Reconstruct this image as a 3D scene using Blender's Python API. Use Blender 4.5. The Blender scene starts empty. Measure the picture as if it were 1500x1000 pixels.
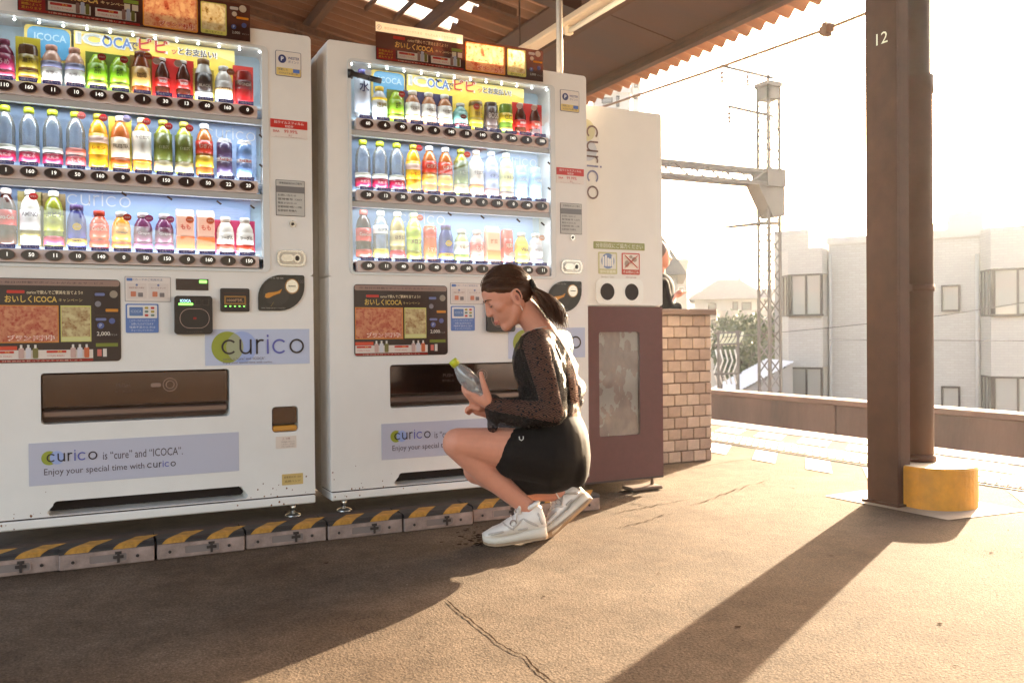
import bpy, bmesh, math, random
from mathutils import Vector, Matrix, noise
from bpy_extras.object_utils import world_to_camera_view  # noqa

RND = random.Random(11)
sc = bpy.context.scene
COL = sc.collection
rad = math.radians

# ------------------------------------------------------------------ camera
FPX, PSI, PIT, ROL, CAMH = 1300.0, rad(26.74), rad(0.47), 0.0085, 0.756
_r0 = Vector((math.cos(PSI), -math.sin(PSI), 0)); _f0 = Vector((math.sin(PSI), math.cos(PSI), 0)); _z = Vector((0, 0, 1))
FW = math.cos(PIT) * _f0 - math.sin(PIT) * _z
_u0 = math.cos(PIT) * _z + math.sin(PIT) * _f0
RT = math.cos(ROL) * _r0 - math.sin(ROL) * _u0
UP = math.cos(ROL) * _u0 + math.sin(ROL) * _r0
CAM = Vector((0, 0, CAMH))
cd = bpy.data.cameras.new('camera'); cam = bpy.data.objects.new('camera', cd); COL.objects.link(cam)
m = Matrix((RT, UP, -FW)).transposed().to_4x4(); m.translation = CAM
cam.matrix_world = m
cd.sensor_width = 36; cd.lens = 36 * FPX / 1500; cd.clip_start = 0.02; cd.clip_end = 3000
cd.dof.use_dof = True; cd.dof.focus_distance = 3.3; cd.dof.aperture_fstop = 7.1
sc.camera = cam

# survey helpers: the point of a plane that a sight line from the camera station meets
def ray(x, y): return FW + RT * ((x - 750) / FPX) - UP * ((y - 500) / FPX)
def on_y(x, y, Y): d = ray(x, y); return CAM + d * (Y / d.y)
def on_z(x, y, Z=0.0): d = ray(x, y); return CAM + d * ((Z - CAMH) / d.z)
def on_x_(x, y, X): d = ray(x, y); return CAM + d * (X / d.x)
def at_depth(x, y, dep): return CAM + ray(x, y) * dep

# ------------------------------------------------------------------ light
SUN_AZ = Vector((0.875, 0.485, 0)).normalized(); SUN_EL = rad(15)
w = bpy.data.worlds.new('World'); sc.world = w; w.use_nodes = True
nt = w.node_tree
for n in list(nt.nodes): nt.nodes.remove(n)
sky = nt.nodes.new('ShaderNodeTexSky'); sky.sky_type = 'NISHITA'; sky.sun_disc = False
sky.sun_elevation = SUN_EL; sky.sun_rotation = math.atan2(SUN_AZ.x, SUN_AZ.y)
sky.air_density = 1.0; sky.dust_density = 4.0; sky.ozone_density = 0.6
tint = nt.nodes.new('ShaderNodeMix'); tint.data_type = 'RGBA'; tint.blend_type = 'MULTIPLY'; tint.inputs[0].default_value = 1
tint.inputs[7].default_value = (1.0, 0.88, 0.82, 1)
bg = nt.nodes.new('ShaderNodeBackground'); bg.inputs[1].default_value = 0.15
wo = nt.nodes.new('ShaderNodeOutputWorld')
nt.links.new(sky.outputs[0], tint.inputs[6]); nt.links.new(tint.outputs[2], bg.inputs[0]); nt.links.new(bg.outputs[0], wo.inputs[0])
sl = bpy.data.lights.new('sun', 'SUN'); sl.energy = 5.0; sl.angle = rad(0.5); sl.color = (1.0, 0.82, 0.58)
so = bpy.data.objects.new('sun', sl); COL.objects.link(so)
so.rotation_euler = (-(SUN_AZ * math.cos(SUN_EL) + _z * math.sin(SUN_EL))).to_track_quat('-Z', 'Y').to_euler()
so.location = (30, 20, 30)
sc.view_settings.view_transform = 'Standard'; sc.view_settings.look = 'None'
sc.view_settings.exposure = 3.0; sc.view_settings.gamma = 1; sc.view_settings.use_curve_mapping = False
sc.render.engine = 'CYCLES'
sc.cycles.use_denoising = True
sc.cycles.max_bounces = 8; sc.cycles.transparent_max_bounces = 16; sc.cycles.volume_bounces = 1
sc.cycles.caustics_reflective = False; sc.cycles.caustics_refractive = False
sc.cycles.sample_clamp_indirect = 8

# ------------------------------------------------------------------ materials
MATS = {}
def nodes_of(mt): return mt.node_tree.nodes, mt.node_tree.links
def pm(name, col, rough=0.5, metal=0.0, var=0.0, scale=8.0, bump=0.0, bscale=60.0, emit=None, estr=0.0, sheen=0.0, spec=0.5, stretch=None, alpha=1.0, trans=0.0):
    key = name
    if key in MATS: return MATS[key]
    mt = bpy.data.materials.new(name); mt.use_nodes = True
    N, L = nodes_of(mt); b = N['Principled BSDF']
    b.inputs['Base Color'].default_value = (*col, 1); b.inputs['Roughness'].default_value = rough
    b.inputs['Metallic'].default_value = metal; b.inputs['Specular IOR Level'].default_value = spec
    b.inputs['Sheen Weight'].default_value = sheen
    if emit: b.inputs['Emission Color'].default_value = (*emit, 1); b.inputs['Emission Strength'].default_value = estr
    if alpha < 1: b.inputs['Alpha'].default_value = alpha
    if trans: b.inputs['Transmission Weight'].default_value = trans
    if var or bump:
        tc = N.new('ShaderNodeTexCoord'); mp = N.new('ShaderNodeMapping'); L.new(tc.outputs['Object'], mp.inputs[0])
        if stretch: mp.inputs['Scale'].default_value = stretch
    if var:
        nz = N.new('ShaderNodeTexNoise'); nz.inputs['Scale'].default_value = scale; nz.inputs['Detail'].default_value = 8
        nz.inputs['Roughness'].default_value = 0.65
        L.new(mp.outputs[0], nz.inputs['Vector'])
        cr = N.new('ShaderNodeValToRGB'); cr.color_ramp.elements[0].position = 0.3; cr.color_ramp.elements[1].position = 0.7
        cr.color_ramp.elements[0].color = (*[max(0, c * (1 - var)) for c in col], 1)
        cr.color_ramp.elements[1].color = (*[min(1, c * (1 + var)) for c in col], 1)
        L.new(nz.outputs['Fac'], cr.inputs[0]); L.new(cr.outputs[0], b.inputs['Base Color'])
        rr = N.new('ShaderNodeMapRange'); rr.inputs[3].default_value = max(0.03, rough - 0.12); rr.inputs[4].default_value = min(1, rough + 0.12)
        L.new(nz.outputs['Fac'], rr.inputs[0]); L.new(rr.outputs[0], b.inputs['Roughness'])
    if bump:
        n2 = N.new('ShaderNodeTexNoise'); n2.inputs['Scale'].default_value = bscale; n2.inputs['Detail'].default_value = 6
        L.new(mp.outputs[0], n2.inputs['Vector'])
        bp = N.new('ShaderNodeBump'); bp.inputs['Strength'].default_value = bump; bp.inputs['Distance'].default_value = 0.01
        L.new(n2.outputs['Fac'], bp.inputs['Height']); L.new(bp.outputs[0], b.inputs['Normal'])
    MATS[key] = mt
    return mt
def C(r, g, b):  # sRGB 0..255 -> linear
    f = lambda c: (c / 255 / 12.92) if c / 255 <= 0.04045 else ((c / 255 + 0.055) / 1.055) ** 2.4
    return (f(r), f(g), f(b))
def ink(r, g, b, rough=0.35):  # printed plastic or paper of one colour
    return pm('print_%d_%d_%d' % (r, g, b), C(r, g, b), rough)
def thin_glass(name, tintc, refl=1.0, base=0.02, rough=0.02, haze=0.0):
    mt = bpy.data.materials.new(name); mt.use_nodes = True; N, L = nodes_of(mt)
    N.remove(N['Principled BSDF']); out = N['Material Output']
    t = N.new('ShaderNodeBsdfTransparent'); t.inputs[0].default_value = (*tintc, 1)
    g = N.new('ShaderNodeBsdfGlossy'); g.inputs['Roughness'].default_value = rough
    fr = N.new('ShaderNodeFresnel'); fr.inputs[0].default_value = 1.5
    mu = N.new('ShaderNodeMath'); mu.operation = 'MULTIPLY_ADD'; mu.inputs[1].default_value = refl; mu.inputs[2].default_value = base
    L.new(fr.outputs[0], mu.inputs[0])
    mx = N.new('ShaderNodeMixShader'); L.new(mu.outputs[0], mx.inputs[0]); L.new(t.outputs[0], mx.inputs[1]); L.new(g.outputs[0], mx.inputs[2])
    last = mx
    if haze:
        d = N.new('ShaderNodeBsdfDiffuse'); d.inputs[0].default_value = (.8, .8, .8, 1)
        m2 = N.new('ShaderNodeMixShader'); m2.inputs[0].default_value = haze
        L.new(mx.outputs[0], m2.inputs[1]); L.new(d.outputs[0], m2.inputs[2]); last = m2
    L.new(last.outputs[0], out.inputs[0])
    MATS[name] = mt
    return mt

# ------------------------------------------------------------------ mesh building
_BOXC = {}
class MB:
    def __init__(s): s.v = []; s.f = []; s.m = []; s.s = []
    def add(s, v, f, m=0, smooth=False):
        o = len(s.v); s.v += [tuple(p) for p in v]
        for q in f: s.f.append([i + o for i in q]); s.m.append(m); s.s.append(smooth)
        return s
    def box(s, x0, x1, y0, y1, z0, z1, m=0, b=0.0):
        if x0 > x1: x0, x1 = x1, x0
        if y0 > y1: y0, y1 = y1, y0
        if z0 > z1: z0, z1 = z1, z0
        b = min(b, (x1 - x0) * .45, (y1 - y0) * .45, (z1 - z0) * .45)
        if b <= 0:
            v = [(x, y, z) for z in (z0, z1) for y in (y0, y1) for x in (x0, x1)]
            return s.add(v, [(0, 2, 3, 1), (4, 5, 7, 6), (0, 1, 5, 4), (2, 6, 7, 3), (0, 4, 6, 2), (1, 3, 7, 5)], m)
        v = []; idx = {}
        for ix in (0, 1):
            for iy in (0, 1):
                for iz in (0, 1):
                    X = (x0, x1)[ix]; Y = (y0, y1)[iy]; Z = (z0, z1)[iz]
                    dx = b if ix == 0 else -b; dy = b if iy == 0 else -b; dz = b if iz == 0 else -b
                    for a, p in enumerate(((X, Y + dy, Z + dz), (X + dx, Y, Z + dz), (X + dx, Y + dy, Z))):
                        idx[ix, iy, iz, a] = len(v); v.append(p)
        f = []
        for k in (0, 1):
            f.append([idx[k, 0, 0, 0], idx[k, 1, 0, 0], idx[k, 1, 1, 0], idx[k, 0, 1, 0]])
            f.append([idx[0, k, 0, 1], idx[1, k, 0, 1], idx[1, k, 1, 1], idx[0, k, 1, 1]])
            f.append([idx[0, 0, k, 2], idx[1, 0, k, 2], idx[1, 1, k, 2], idx[0, 1, k, 2]])
        for i in (0, 1):
            for j in (0, 1):
                f.append([idx[i, j, 0, 0], idx[i, j, 1, 0], idx[i, j, 1, 1], idx[i, j, 0, 1]])
                f.append([idx[i, 0, j, 0], idx[i, 1, j, 0], idx[i, 1, j, 2], idx[i, 0, j, 2]])
                f.append([idx[0, i, j, 1], idx[1, i, j, 1], idx[1, i, j, 2], idx[0, i, j, 2]])
                for k in (0, 1): f.append([idx[i, j, k, 0], idx[i, j, k, 1], idx[i, j, k, 2]])
        return s.add(v, f, m)
    def prism(s, poly, y0, y1, m=0, smooth=False):   # outline in x,z; runs from y0 to y1
        n = len(poly)
        v = [(p[0], y0, p[1]) for p in poly] + [(p[0], y1, p[1]) for p in poly]
        s.add(v, [list(range(n)), list(range(2 * n - 1, n - 1, -1))] + [(i, i + n, (i + 1) % n + n, (i + 1) % n) for i in range(n)], m)
        return s
    def rrect(s, x0, x1, z0, z1, r, y0, y1, m=0, n=4):
        return s.prism(rr_pts(x0, x1, z0, z1, r, n), y0, y1, m)
    def disc(s, x, z, rx, rz, y0, y1, m=0, n=20):
        return s.prism([(x + rx * math.cos(a * 2 * math.pi / n), z + rz * math.sin(a * 2 * math.pi / n)) for a in range(n)], y0, y1, m)
    def ringp(s, outer, inner, y0, y1, m=0):         # frame between two outlines of equal count, x,z
        n = len(outer); v = []
        for y in (y0, y1):
            v += [(p[0], y, p[1]) for p in outer] + [(p[0], y, p[1]) for p in inner]
        f = []
        for i in range(n):
            j = (i + 1) % n
            f += [(i, j, n + j, n + i), (2 * n + i, 3 * n + i, 3 * n + j, 2 * n + j), (i, 2 * n + i, 2 * n + j, j), (n + i, n + j, 3 * n + j, 3 * n + i)]
        return s.add(v, f, m)
    def tube(s, pts, r, n=8, m=0, caps=True):
        pts = [Vector(p) for p in pts]; rs = r if isinstance(r, (list, tuple)) else [r] * len(pts)
        v = []; f = []
        pn = None
        for i, p in enumerate(pts):
            d = (pts[min(i + 1, len(pts) - 1)] - pts[max(i - 1, 0)]).normalized()
            if pn is None: pn = d.cross(Vector((0, 0, 1)) if abs(d.z) < .9 else Vector((1, 0, 0))).normalized()
            else: pn = (pn - d * pn.dot(d)).normalized()
            bn = d.cross(pn)
            for k in range(n):
                a = 2 * math.pi * k / n; v.append(p + (pn * math.cos(a) + bn * math.sin(a)) * rs[i])
        for i in range(len(pts) - 1):
            for k in range(n):
                f.append((i * n + k, i * n + (k + 1) % n, (i + 1) * n + (k + 1) % n, (i + 1) * n + k))
        s.add(v, f, m, True)
        if caps:
            o = len(s.v) - len(v)
            s.f.append([o + k for k in range(n)][::-1]); s.m.append(m); s.s.append(False)
            s.f.append([o + (len(pts) - 1) * n + k for k in range(n)]); s.m.append(m); s.s.append(False)
        return s
    def lathe(s, prof, c=(0, 0, 0), n=16, m=0, smooth=True):   # prof: list of (r, z[, mat])
        v = []; f = []; mm = []
        for p in prof:
            for k in range(n):
                a = 2 * math.pi * k / n; v.append((c[0] + p[0] * math.cos(a), c[1] + p[0] * math.sin(a), c[2] + p[1]))
        for i in range(len(prof) - 1):
            for k in range(n):
                f.append((i * n + k, i * n + (k + 1) % n, (i + 1) * n + (k + 1) % n, (i + 1) * n + k))
        s.add(v, f, m, smooth)
        o = len(s.v) - len(v)
        if prof[0][0] > 1e-5: s.f.append([o + k for k in range(n)][::-1]); s.m.append(m); s.s.append(False)
        if prof[-1][0] > 1e-5: s.f.append([o + (len(prof) - 1) * n + k for k in range(n)]); s.m.append(m); s.s.append(False)
        return s
    def ball(s, c, r, m=0, nu=16, nv=10, rot=None):
        rx, ry, rz = r if isinstance(r, (list, tuple)) else (r, r, r); v = []; f = []
        c = Vector(c)
        for j in range(nv + 1):
            t = math.pi * j / nv
            for i in range(nu):
                a = 2 * math.pi * i / nu
                p = Vector((rx * math.sin(t) * math.cos(a), ry * math.sin(t) * math.sin(a), rz * math.cos(t)))
                if rot: p = rot @ p
                v.append(c + p)
        for j in range(nv):
            for i in range(nu): f.append((j * nu + i, (j + 1) * nu + i, (j + 1) * nu + (i + 1) % nu, j * nu + (i + 1) % nu))
        return s.add(v, f, m, True)
    def bar(s, p0, p1, w, h=None, m=0):    # square bar between two points
        h = h or w; p0 = Vector(p0); p1 = Vector(p1); d = (p1 - p0).normalized()
        a = d.cross(Vector((0, 0, 1)) if abs(d.z) < .95 else Vector((1, 0, 0))).normalized(); b = a.cross(d)
        v = [p + a * sx * w / 2 + b * sy * h / 2 for p in (p0, p1) for sx, sy in ((-1, -1), (1, -1), (1, 1), (-1, 1))]
        return s.add(v, [(0, 1, 2, 3), (7, 6, 5, 4), (0, 4, 5, 1), (1, 5, 6, 2), (2, 6, 7, 3), (3, 7, 4, 0)], m)
    def mesh(s, name, mats, recalc=True, weld=False):
        me = bpy.data.meshes.new(name); me.from_pydata(s.v, [], s.f)
        for mt in (mats if isinstance(mats, (list, tuple)) else [mats]): me.materials.append(mt)
        me.polygons.foreach_set('material_index', s.m); me.polygons.foreach_set('use_smooth', s.s)
        if recalc:
            bm = bmesh.new(); bm.from_mesh(me)
            if weld: bmesh.ops.remove_doubles(bm, verts=bm.verts, dist=1e-5)
            bmesh.ops.recalc_face_normals(bm, faces=bm.faces); bm.to_mesh(me); bm.free()
        me.update()
        return me
    def build(s, name, mats, parent=None, loc=(0, 0, 0), recalc=True, weld=False, rotz=0):
        return link(name, s.mesh(name, mats, recalc, weld), parent, loc, rotz)
def rr_pts(x0, x1, z0, z1, r, n=4):
    r = min(r, (x1 - x0) / 2.001, (z1 - z0) / 2.001); out = []
    for cx, cz, a0 in ((x1 - r, z1 - r, 0), (x0 + r, z1 - r, 90), (x0 + r, z0 + r, 180), (x1 - r, z0 + r, 270)):
        for k in range(n + 1):
            a = rad(a0 + 90 * k / n); out.append((cx + r * math.cos(a), cz + r * math.sin(a)))
    return out
def link(name, data, parent=None, loc=(0, 0, 0), rotz=0):
    o = bpy.data.objects.new(name, data); COL.objects.link(o); o.location = loc
    if rotz: o.rotation_euler = (0, 0, rotz)
    if parent: o.parent = parent
    return o
def tag(o, label=None, cat=None, group=None, kind=None):
    if label: o['label'] = label
    if cat: o['category'] = cat
    if group: o['group'] = group
    if kind: o['kind'] = kind
    return o
def thing(name, label, cat, loc=(0, 0, 0), rotz=0, group=None):
    return tag(link(name, None, None, loc, rotz), label, cat, group)

# lettering: real text outlines, converted once at the end
TEXTQ = []
def text(parent, s, x, z, h, mat, y=-0.001, wid=None, ax='C', bold=0.0, rot=0.0, name='lettering', shear=0.0):
    TEXTQ.append((parent, s, x, z, h, mat, y, wid, ax, bold, rot, name, shear))
def flush_text():
    cur = {}
    for q in TEXTQ:
        k = (q[1], q[9])
        if k in cur: continue
        cu = bpy.data.curves.new('lettering', 'FONT'); cu.body = q[1]; cu.size = 1; cu.resolution_u = 2; cu.offset = q[9]
        o = bpy.data.objects.new('lettering', cu); COL.objects.link(o); cur[k] = o
    bpy.context.view_layer.update()
    dg = bpy.context.evaluated_depsgraph_get(); geo = {}
    for k, o in cur.items():
        me = bpy.data.meshes.new_from_object(o.evaluated_get(dg))
        vs = [v.co.copy() for v in me.vertices]; fs = [list(p.vertices) for p in me.polygons]
        geo[k] = (vs, fs); bpy.data.meshes.remove(me)
    for o in cur.values():
        c = o.data; bpy.data.objects.remove(o); bpy.data.curves.remove(c)
    cache = {}
    for parent, s, x, z, h, mat, y, wid, ax, bold, rot, name, shear in TEXTQ:
        vs, fs = geo[s, bold]
        if not vs: continue
        key = (s, round(h, 5), wid, ax, bold, rot, mat.name, shear)
        me = cache.get(key)
        if me is None:
            x0 = min(v.x for v in vs); x1 = max(v.x for v in vs); y0 = min(v.y for v in vs); y1 = max(v.y for v in vs)
            k = h / max(1e-6, y1 - y0); kx = wid / (x1 - x0) if wid else k
            cx = {'C': (x0 + x1) / 2, 'L': x0, 'R': x1}[ax]; cy = (y0 + y1) / 2; ca, sa = math.cos(rot), math.sin(rot)
            out = []
            for v in vs:
                a = (v.x - cx) * kx; b = (v.y - cy) * k; a += b * shear
                out.append((a * ca - b * sa, 0, a * sa + b * ca))
            me = bpy.data.meshes.new(name); me.from_pydata(out, [], fs); me.materials.append(mat); cache[key] = me
        link(name, me, parent, (x, y, z))

# 'curico' wordmark from round strokes (x,z), letter height 1 for the x-height
def arc_pts(mb, cx, cz, r, a0, a1, w, y, m, n=18):
    v = []; f = []
    for i in range(n + 1):
        a = rad(a0 + (a1 - a0) * i / n)
        for q in (r + w / 2, r - w / 2): v.append((cx + q * math.cos(a), y, cz + q * math.sin(a)))
    for i in range(n): f.append((2 * i, 2 * i + 2, 2 * i + 3, 2 * i + 1))
    mb.add(v, f, m)
def quad(mb, x0, x1, z0, z1, y, m=0): mb.add([(x0, y, z0), (x1, y, z0), (x1, y, z1), (x0, y, z1)], [(0, 1, 2, 3)], m)
def wordmark(s, y, wid=0.13, vertical=False):
    """returns MB of the word, x-height 1, material slots 0 dark / 1 blue"""
    mb = MB(); x = 0
    def place(fn, adv, mi):
        nonlocal x
        fn(x, mi); x += adv
    def gc(x, mi): arc_pts(mb, x + .5, .5, .5 - wid / 2, 42, 318, wid, y, mi)
    def gu(x, mi):
        arc_pts(mb, x + .4, .4, .4 - wid / 2, 180, 360, wid, y, mi); quad(mb, x, x + wid, .4, 1, y, mi); quad(mb, x + .8 - wid, x + .8, 0, 1, y, mi)
    def gr(x, mi):
        quad(mb, x, x + wid, 0, 1, y, mi); arc_pts(mb, x + .36, .64, .36 - wid / 2, 60, 180, wid, y, mi)
    def gi(x, mi): quad(mb, x, x + wid, 0, 1, y, mi); quad(mb, x, x + wid, 1.14, 1.3, y, mi)
    def go(x, mi): arc_pts(mb, x + .5, .5, .5 - wid / 2, 0, 360, wid, y, mi, 26)
    for g, adv, mi in ((gc, 1.16, 0), (gu, 1.08, 0), (gr, .72, 0), (gi, .36, 1), (gc, 1.16, 1), (go, 1.0, 0)): place(g, adv, mi)
    W = x
    mb.v = [(p[0] * s, p[1], p[2] * s) for p in mb.v]
    return mb, W * s

# remeshed continuous body from tapered limbs and ellipsoids
def cap_mesh(mb, p0, r0, p1, r1, n=18, flat=None):
    p0 = Vector(p0); p1 = Vector(p1); d = p1 - p0; L = d.length
    if L < 1e-6: mb.ball(p0, r0); return
    d /= L; a = d.cross(Vector((0, 0, 1)) if abs(d.z) < .9 else Vector((1, 0, 0))).normalized(); b = d.cross(a)
    rings = []
    for k in range(6):
        t = math.pi / 2 * (k / 5); rings.append((p0 - d * r0 * math.cos(t), max(1e-4, r0 * math.sin(t))))
    for k in range(1, 5): rings.append((p0 + d * L * k / 5, r0 + (r1 - r0) * k / 5))
    for k in range(6):
        t = math.pi / 2 * (k / 5); rings.append((p1 + d * r1 * math.sin(t), max(1e-4, r1 * math.cos(t))))
    v = []
    for c, r in rings:
        for k in range(n):
            q = 2 * math.pi * k / n; off = (a * math.cos(q) + b * math.sin(q)) * r
            if flat: ax, fac = flat; ax = Vector(ax).normalized(); off = off + ax * off.dot(ax) * (fac - 1)
            v.append(c + off)
    f = []
    for i in range(len(rings) - 1):
        for k in range(n): f.append((i * n + k, i * n + (k + 1) % n, (i + 1) * n + (k + 1) % n, (i + 1) * n + k))
    f.append(list(range(n))[::-1]); f.append([(len(rings) - 1) * n + k for k in range(n)])
    mb.add(v, f, 0, True)
def blob(name, prims, voxel, smooth, mats, parent, fac=0.5, disp=None):
    mb = MB()
    for p in prims:
        if p[0] == 'c': cap_mesh(mb, p[1], p[2], p[3], p[4], flat=p[5] if len(p) > 5 else None)
        else: mb.ball(p[1], p[2], rot=p[3] if len(p) > 3 else None, nu=24, nv=16)
    me = mb.mesh(name, mats)
    o = bpy.data.objects.new(name, me); COL.objects.link(o)
    md = o.modifiers.new('r', 'REMESH'); md.mode = 'VOXEL'; md.voxel_size = voxel; md.use_smooth_shade = True
    ms = o.modifiers.new('s', 'SMOOTH'); ms.iterations = smooth; ms.factor = fac
    bpy.context.view_layer.update()
    me2 = bpy.data.meshes.new_from_object(o.evaluated_get(bpy.context.evaluated_depsgraph_get()))
    bpy.data.objects.remove(o); bpy.data.meshes.remove(me)
    me2.name = name
    me2.materials.clear()
    for mt in (mats if isinstance(mats, (list, tuple)) else [mats]): me2.materials.append(mt)
    if disp:
        for v in me2.vertices: v.co = disp(v.co, v.normal)
        me2.update()
    me2.polygons.foreach_set('use_smooth', [True] * len(me2.polygons))
    return link(name, me2, parent)
# ------------------------------------------------------------------ setting: ground, platform, track
def asphalt():
    mt = bpy.data.materials.new('asphalt'); mt.use_nodes = True; N, L = nodes_of(mt); b = N['Principled BSDF']
    tc = N.new('ShaderNodeTexCoord')
    def noi(sc_, det, ro=0.6):
        n = N.new('ShaderNodeTexNoise'); n.inputs['Scale'].default_value = sc_; n.inputs['Detail'].default_value = det; n.inputs['Roughness'].default_value = ro
        L.new(tc.outputs['Object'], n.inputs['Vector']); return n
    big = noi(1.3, 7, .68); mid = noi(14, 6, .7); fine = noi(120, 4, .85)
    vor = N.new('ShaderNodeTexVoronoi'); vor.inputs['Scale'].default_value = 160; L.new(tc.outputs['Object'], vor.inputs['Vector'])
    r1 = N.new('ShaderNodeValToRGB'); r1.color_ramp.elements[0].position = .33; r1.color_ramp.elements[1].position = .68
    r1.color_ramp.elements[0].color = (.079, .053, .035, 1); r1.color_ramp.elements[1].color = (.132, .098, .071, 1)
    L.new(big.outputs['Fac'], r1.inputs[0])
    def mul(a, fac, lo, hi):
        mr = N.new('ShaderNodeMapRange'); mr.inputs[1].default_value = .3; mr.inputs[2].default_value = .7
        mr.inputs[3].default_value = lo; mr.inputs[4].default_value = hi; L.new(fac, mr.inputs[0])
        mx = N.new('ShaderNodeMix'); mx.data_type = 'RGBA'; mx.blend_type = 'MULTIPLY'; mx.inputs[0].default_value = 1
        L.new(a, mx.inputs[6]); L.new(mr.outputs[0], mx.inputs[7]); return mx.outputs[2]
    c = mul(r1.outputs[0], mid.outputs['Fac'], .82, 1.15); c = mul(c, fine.outputs['Fac'], .45, 1.5); c = mul(c, vor.outputs['Distance'], 1.15, .85)
    sm = noi(4.5, 4, .75); c = mul(c, sm.outputs['Fac'], .78, 1.12)
    L.new(c, b.inputs['Base Color']); b.inputs['Roughness'].default_value = .9; b.inputs['Specular IOR Level'].default_value = .05
    ad = N.new('ShaderNodeMath'); ad.operation = 'ADD'; L.new(fine.outputs['Fac'], ad.inputs[0]); L.new(vor.outputs['Distance'], ad.inputs[1])
    a2 = N.new('ShaderNodeMath'); a2.operation = 'MULTIPLY_ADD'; a2.inputs[1].default_value = .12; L.new(mid.outputs['Fac'], a2.inputs[0]); L.new(ad.outputs[0], a2.inputs[2])
    bp = N.new('ShaderNodeBump'); bp.inputs['Strength'].default_value = .38; bp.inputs['Distance'].default_value = .003
    L.new(a2.outputs[0], bp.inputs['Height']); L.new(bp.outputs[0], b.inputs['Normal'])
    return mt
ASPH = asphalt()
CONC = pm('concrete', (.30, .25, .21), .85, var=.25, scale=3, bump=.35, bscale=40)
CONCD = pm('stained_concrete', (.115, .062, .044), .9, var=.45, scale=1.3, bump=.4, bscale=25, stretch=(1, 1, .35))
PAINT = pm('worn_white_paint', (.62, .58, .52), .55, var=.12, scale=18, bump=.25, bscale=90)
GRAVEL = pm('ballast', (.16, .12, .10), .95, var=.5, scale=30, bump=.8, bscale=20)

g = MB(); g.add([(-1500, -1500, -6), (1500, -1500, -6), (1500, 1500, -6), (-1500, 1500, -6)], [(0, 1, 2, 3)])
tag(g.build('ground', pm('city_ground', (.20, .18, .16), .9, var=.3, scale=.05)), kind='structure')
g = MB(); g.box(5.0, 8.9, -30, 60, -6, -1.1)
tag(g.build('track_bed', GRAVEL), kind='structure')
g = MB(); g.box(-6, 4.74, -20, 45, -6, 0)
platform = tag(g.build('platform', ASPH), kind='structure')
g = MB()   # coping stones along the platform edge
for i in range(46):
    pass
cop = MB(); cop.box(0, .262, .004, .996, -.12, 0.006, b=.008).box(.02, .262, .0, 1, -1.5, -.13)
cme = cop.mesh('coping_stone', pm('coping_concrete', (.34, .30, .26), .75, var=.15, scale=6, bump=.2, bscale=70))
for i in range(40):
    link('coping_stone', cme, platform, (4.742, -12 + i, 0))

# rails (below the platform edge)
for x in (5.9, 6.97):
    r_ = MB(); r_.box(x - .035, x + .035, -30, 60, -.96, -.92).box(x - .01, x + .01, -30, 60, -1.06, -.96).box(x - .06, x + .06, -30, 60, -1.09, -1.06)
    tag(r_.build('rail', pm('rail_steel', (.18, .12, .09), .5, .6)), ('steel rail nearer the platform edge, down in the track bed' if x < 6 else 'steel rail nearer the parapet wall, down in the track bed'), 'rail')

# painted slanted marks
pmk = MB(); pmk.add([(0, 0, .004), (.31, .31, .004), (.31, .50, .004), (0, .19, .004)], [(0, 1, 2, 3)])
pme = pmk.mesh('painted_mark', PAINT)
for i in range(-6, 30):
    link('painted_mark', pme, platform, (3.635, 3.445 + .425 * i, 0))
pmk = MB(); pmk.add([(0, 0, .004), (.25, .2, .004), (.25, .47, .004), (0, .27, .004)], [(0, 1, 2, 3)])
pme = pmk.mesh('painted_mark', PAINT)
for i in range(-6, 30):
    link('painted_mark', pme, platform, (4.44, 3.40 + .425 * i, 0))
# pad round the column
pmk = MB(); pmk.add([(3.13, 2.37, .003), (3.575, 2.34, .003), (3.60, 3.02, .003), (3.11, 2.99, .003)], [(0, 1, 2, 3)])
pmk.build('painted_pad', pm('pad_mortar', (.30, .25, .20), .7, var=.2, scale=9, bump=.2), platform)
# thin floor seam strips
for x in (4.0, 4.36):
    q = MB(); q.box(x - .006, x + .006, -10, 30, -.01, .0045); q.build('joint_strip', pm('dark_joint', (.07, .055, .045), .8), platform)
# tactile blocks
tt = MB(); tt.box(.003, .297, .003, .297, -.01, .006, b=.003)
for i in range(5):
    for j in range(5):
        tt.lathe([(.013, .006), (.0085, .011), (0.0001, .0112)], (.03 + i * .06, .03 + j * .06, 0), 8)
tme = tt.mesh('tactile_tile', pm('tactile_tile', (.40, .35, .27), .6, var=.15, scale=7, bump=.2))
tac = link('tactile_paving', None, None, (4.03, -4, 0)); tac['kind'] = 'structure'
for i in range(60): link('tactile_tile', tme, tac, (.012, i * .3, 0))

# crack in the asphalt, small stains
def ribbon(pts, w0, z, mat, name, parent, jit=.5):
    v = []; f = []
    for i, p in enumerate(pts):
        d = (Vector((*pts[min(i + 1, len(pts) - 1)][:2], 0)) - Vector((*pts[max(0, i - 1)][:2], 0))); d.normalize(); n = Vector((-d.y, d.x, 0))
        ww = w0 * (1 - jit + 2 * jit * RND.random()) * (.35 if i in (0, len(pts) - 1) else 1)
        v += [Vector((p[0], p[1], z)) + n * ww, Vector((p[0], p[1], z)) - n * ww]
    for i in range(len(pts) - 1): f.append((2 * i, 2 * i + 1, 2 * i + 3, 2 * i + 2))
    b = MB(); b.add(v, f); return b.build(name, mat, parent)
cp = [(655, 880), (668, 892), (681, 903), (690, 909), (700, 918), (716, 930), (727, 941), (742, 950), (757, 958), (771, 962), (777, 972), (789, 984), (806, 997), (830, 1012)]
pts = []
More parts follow.
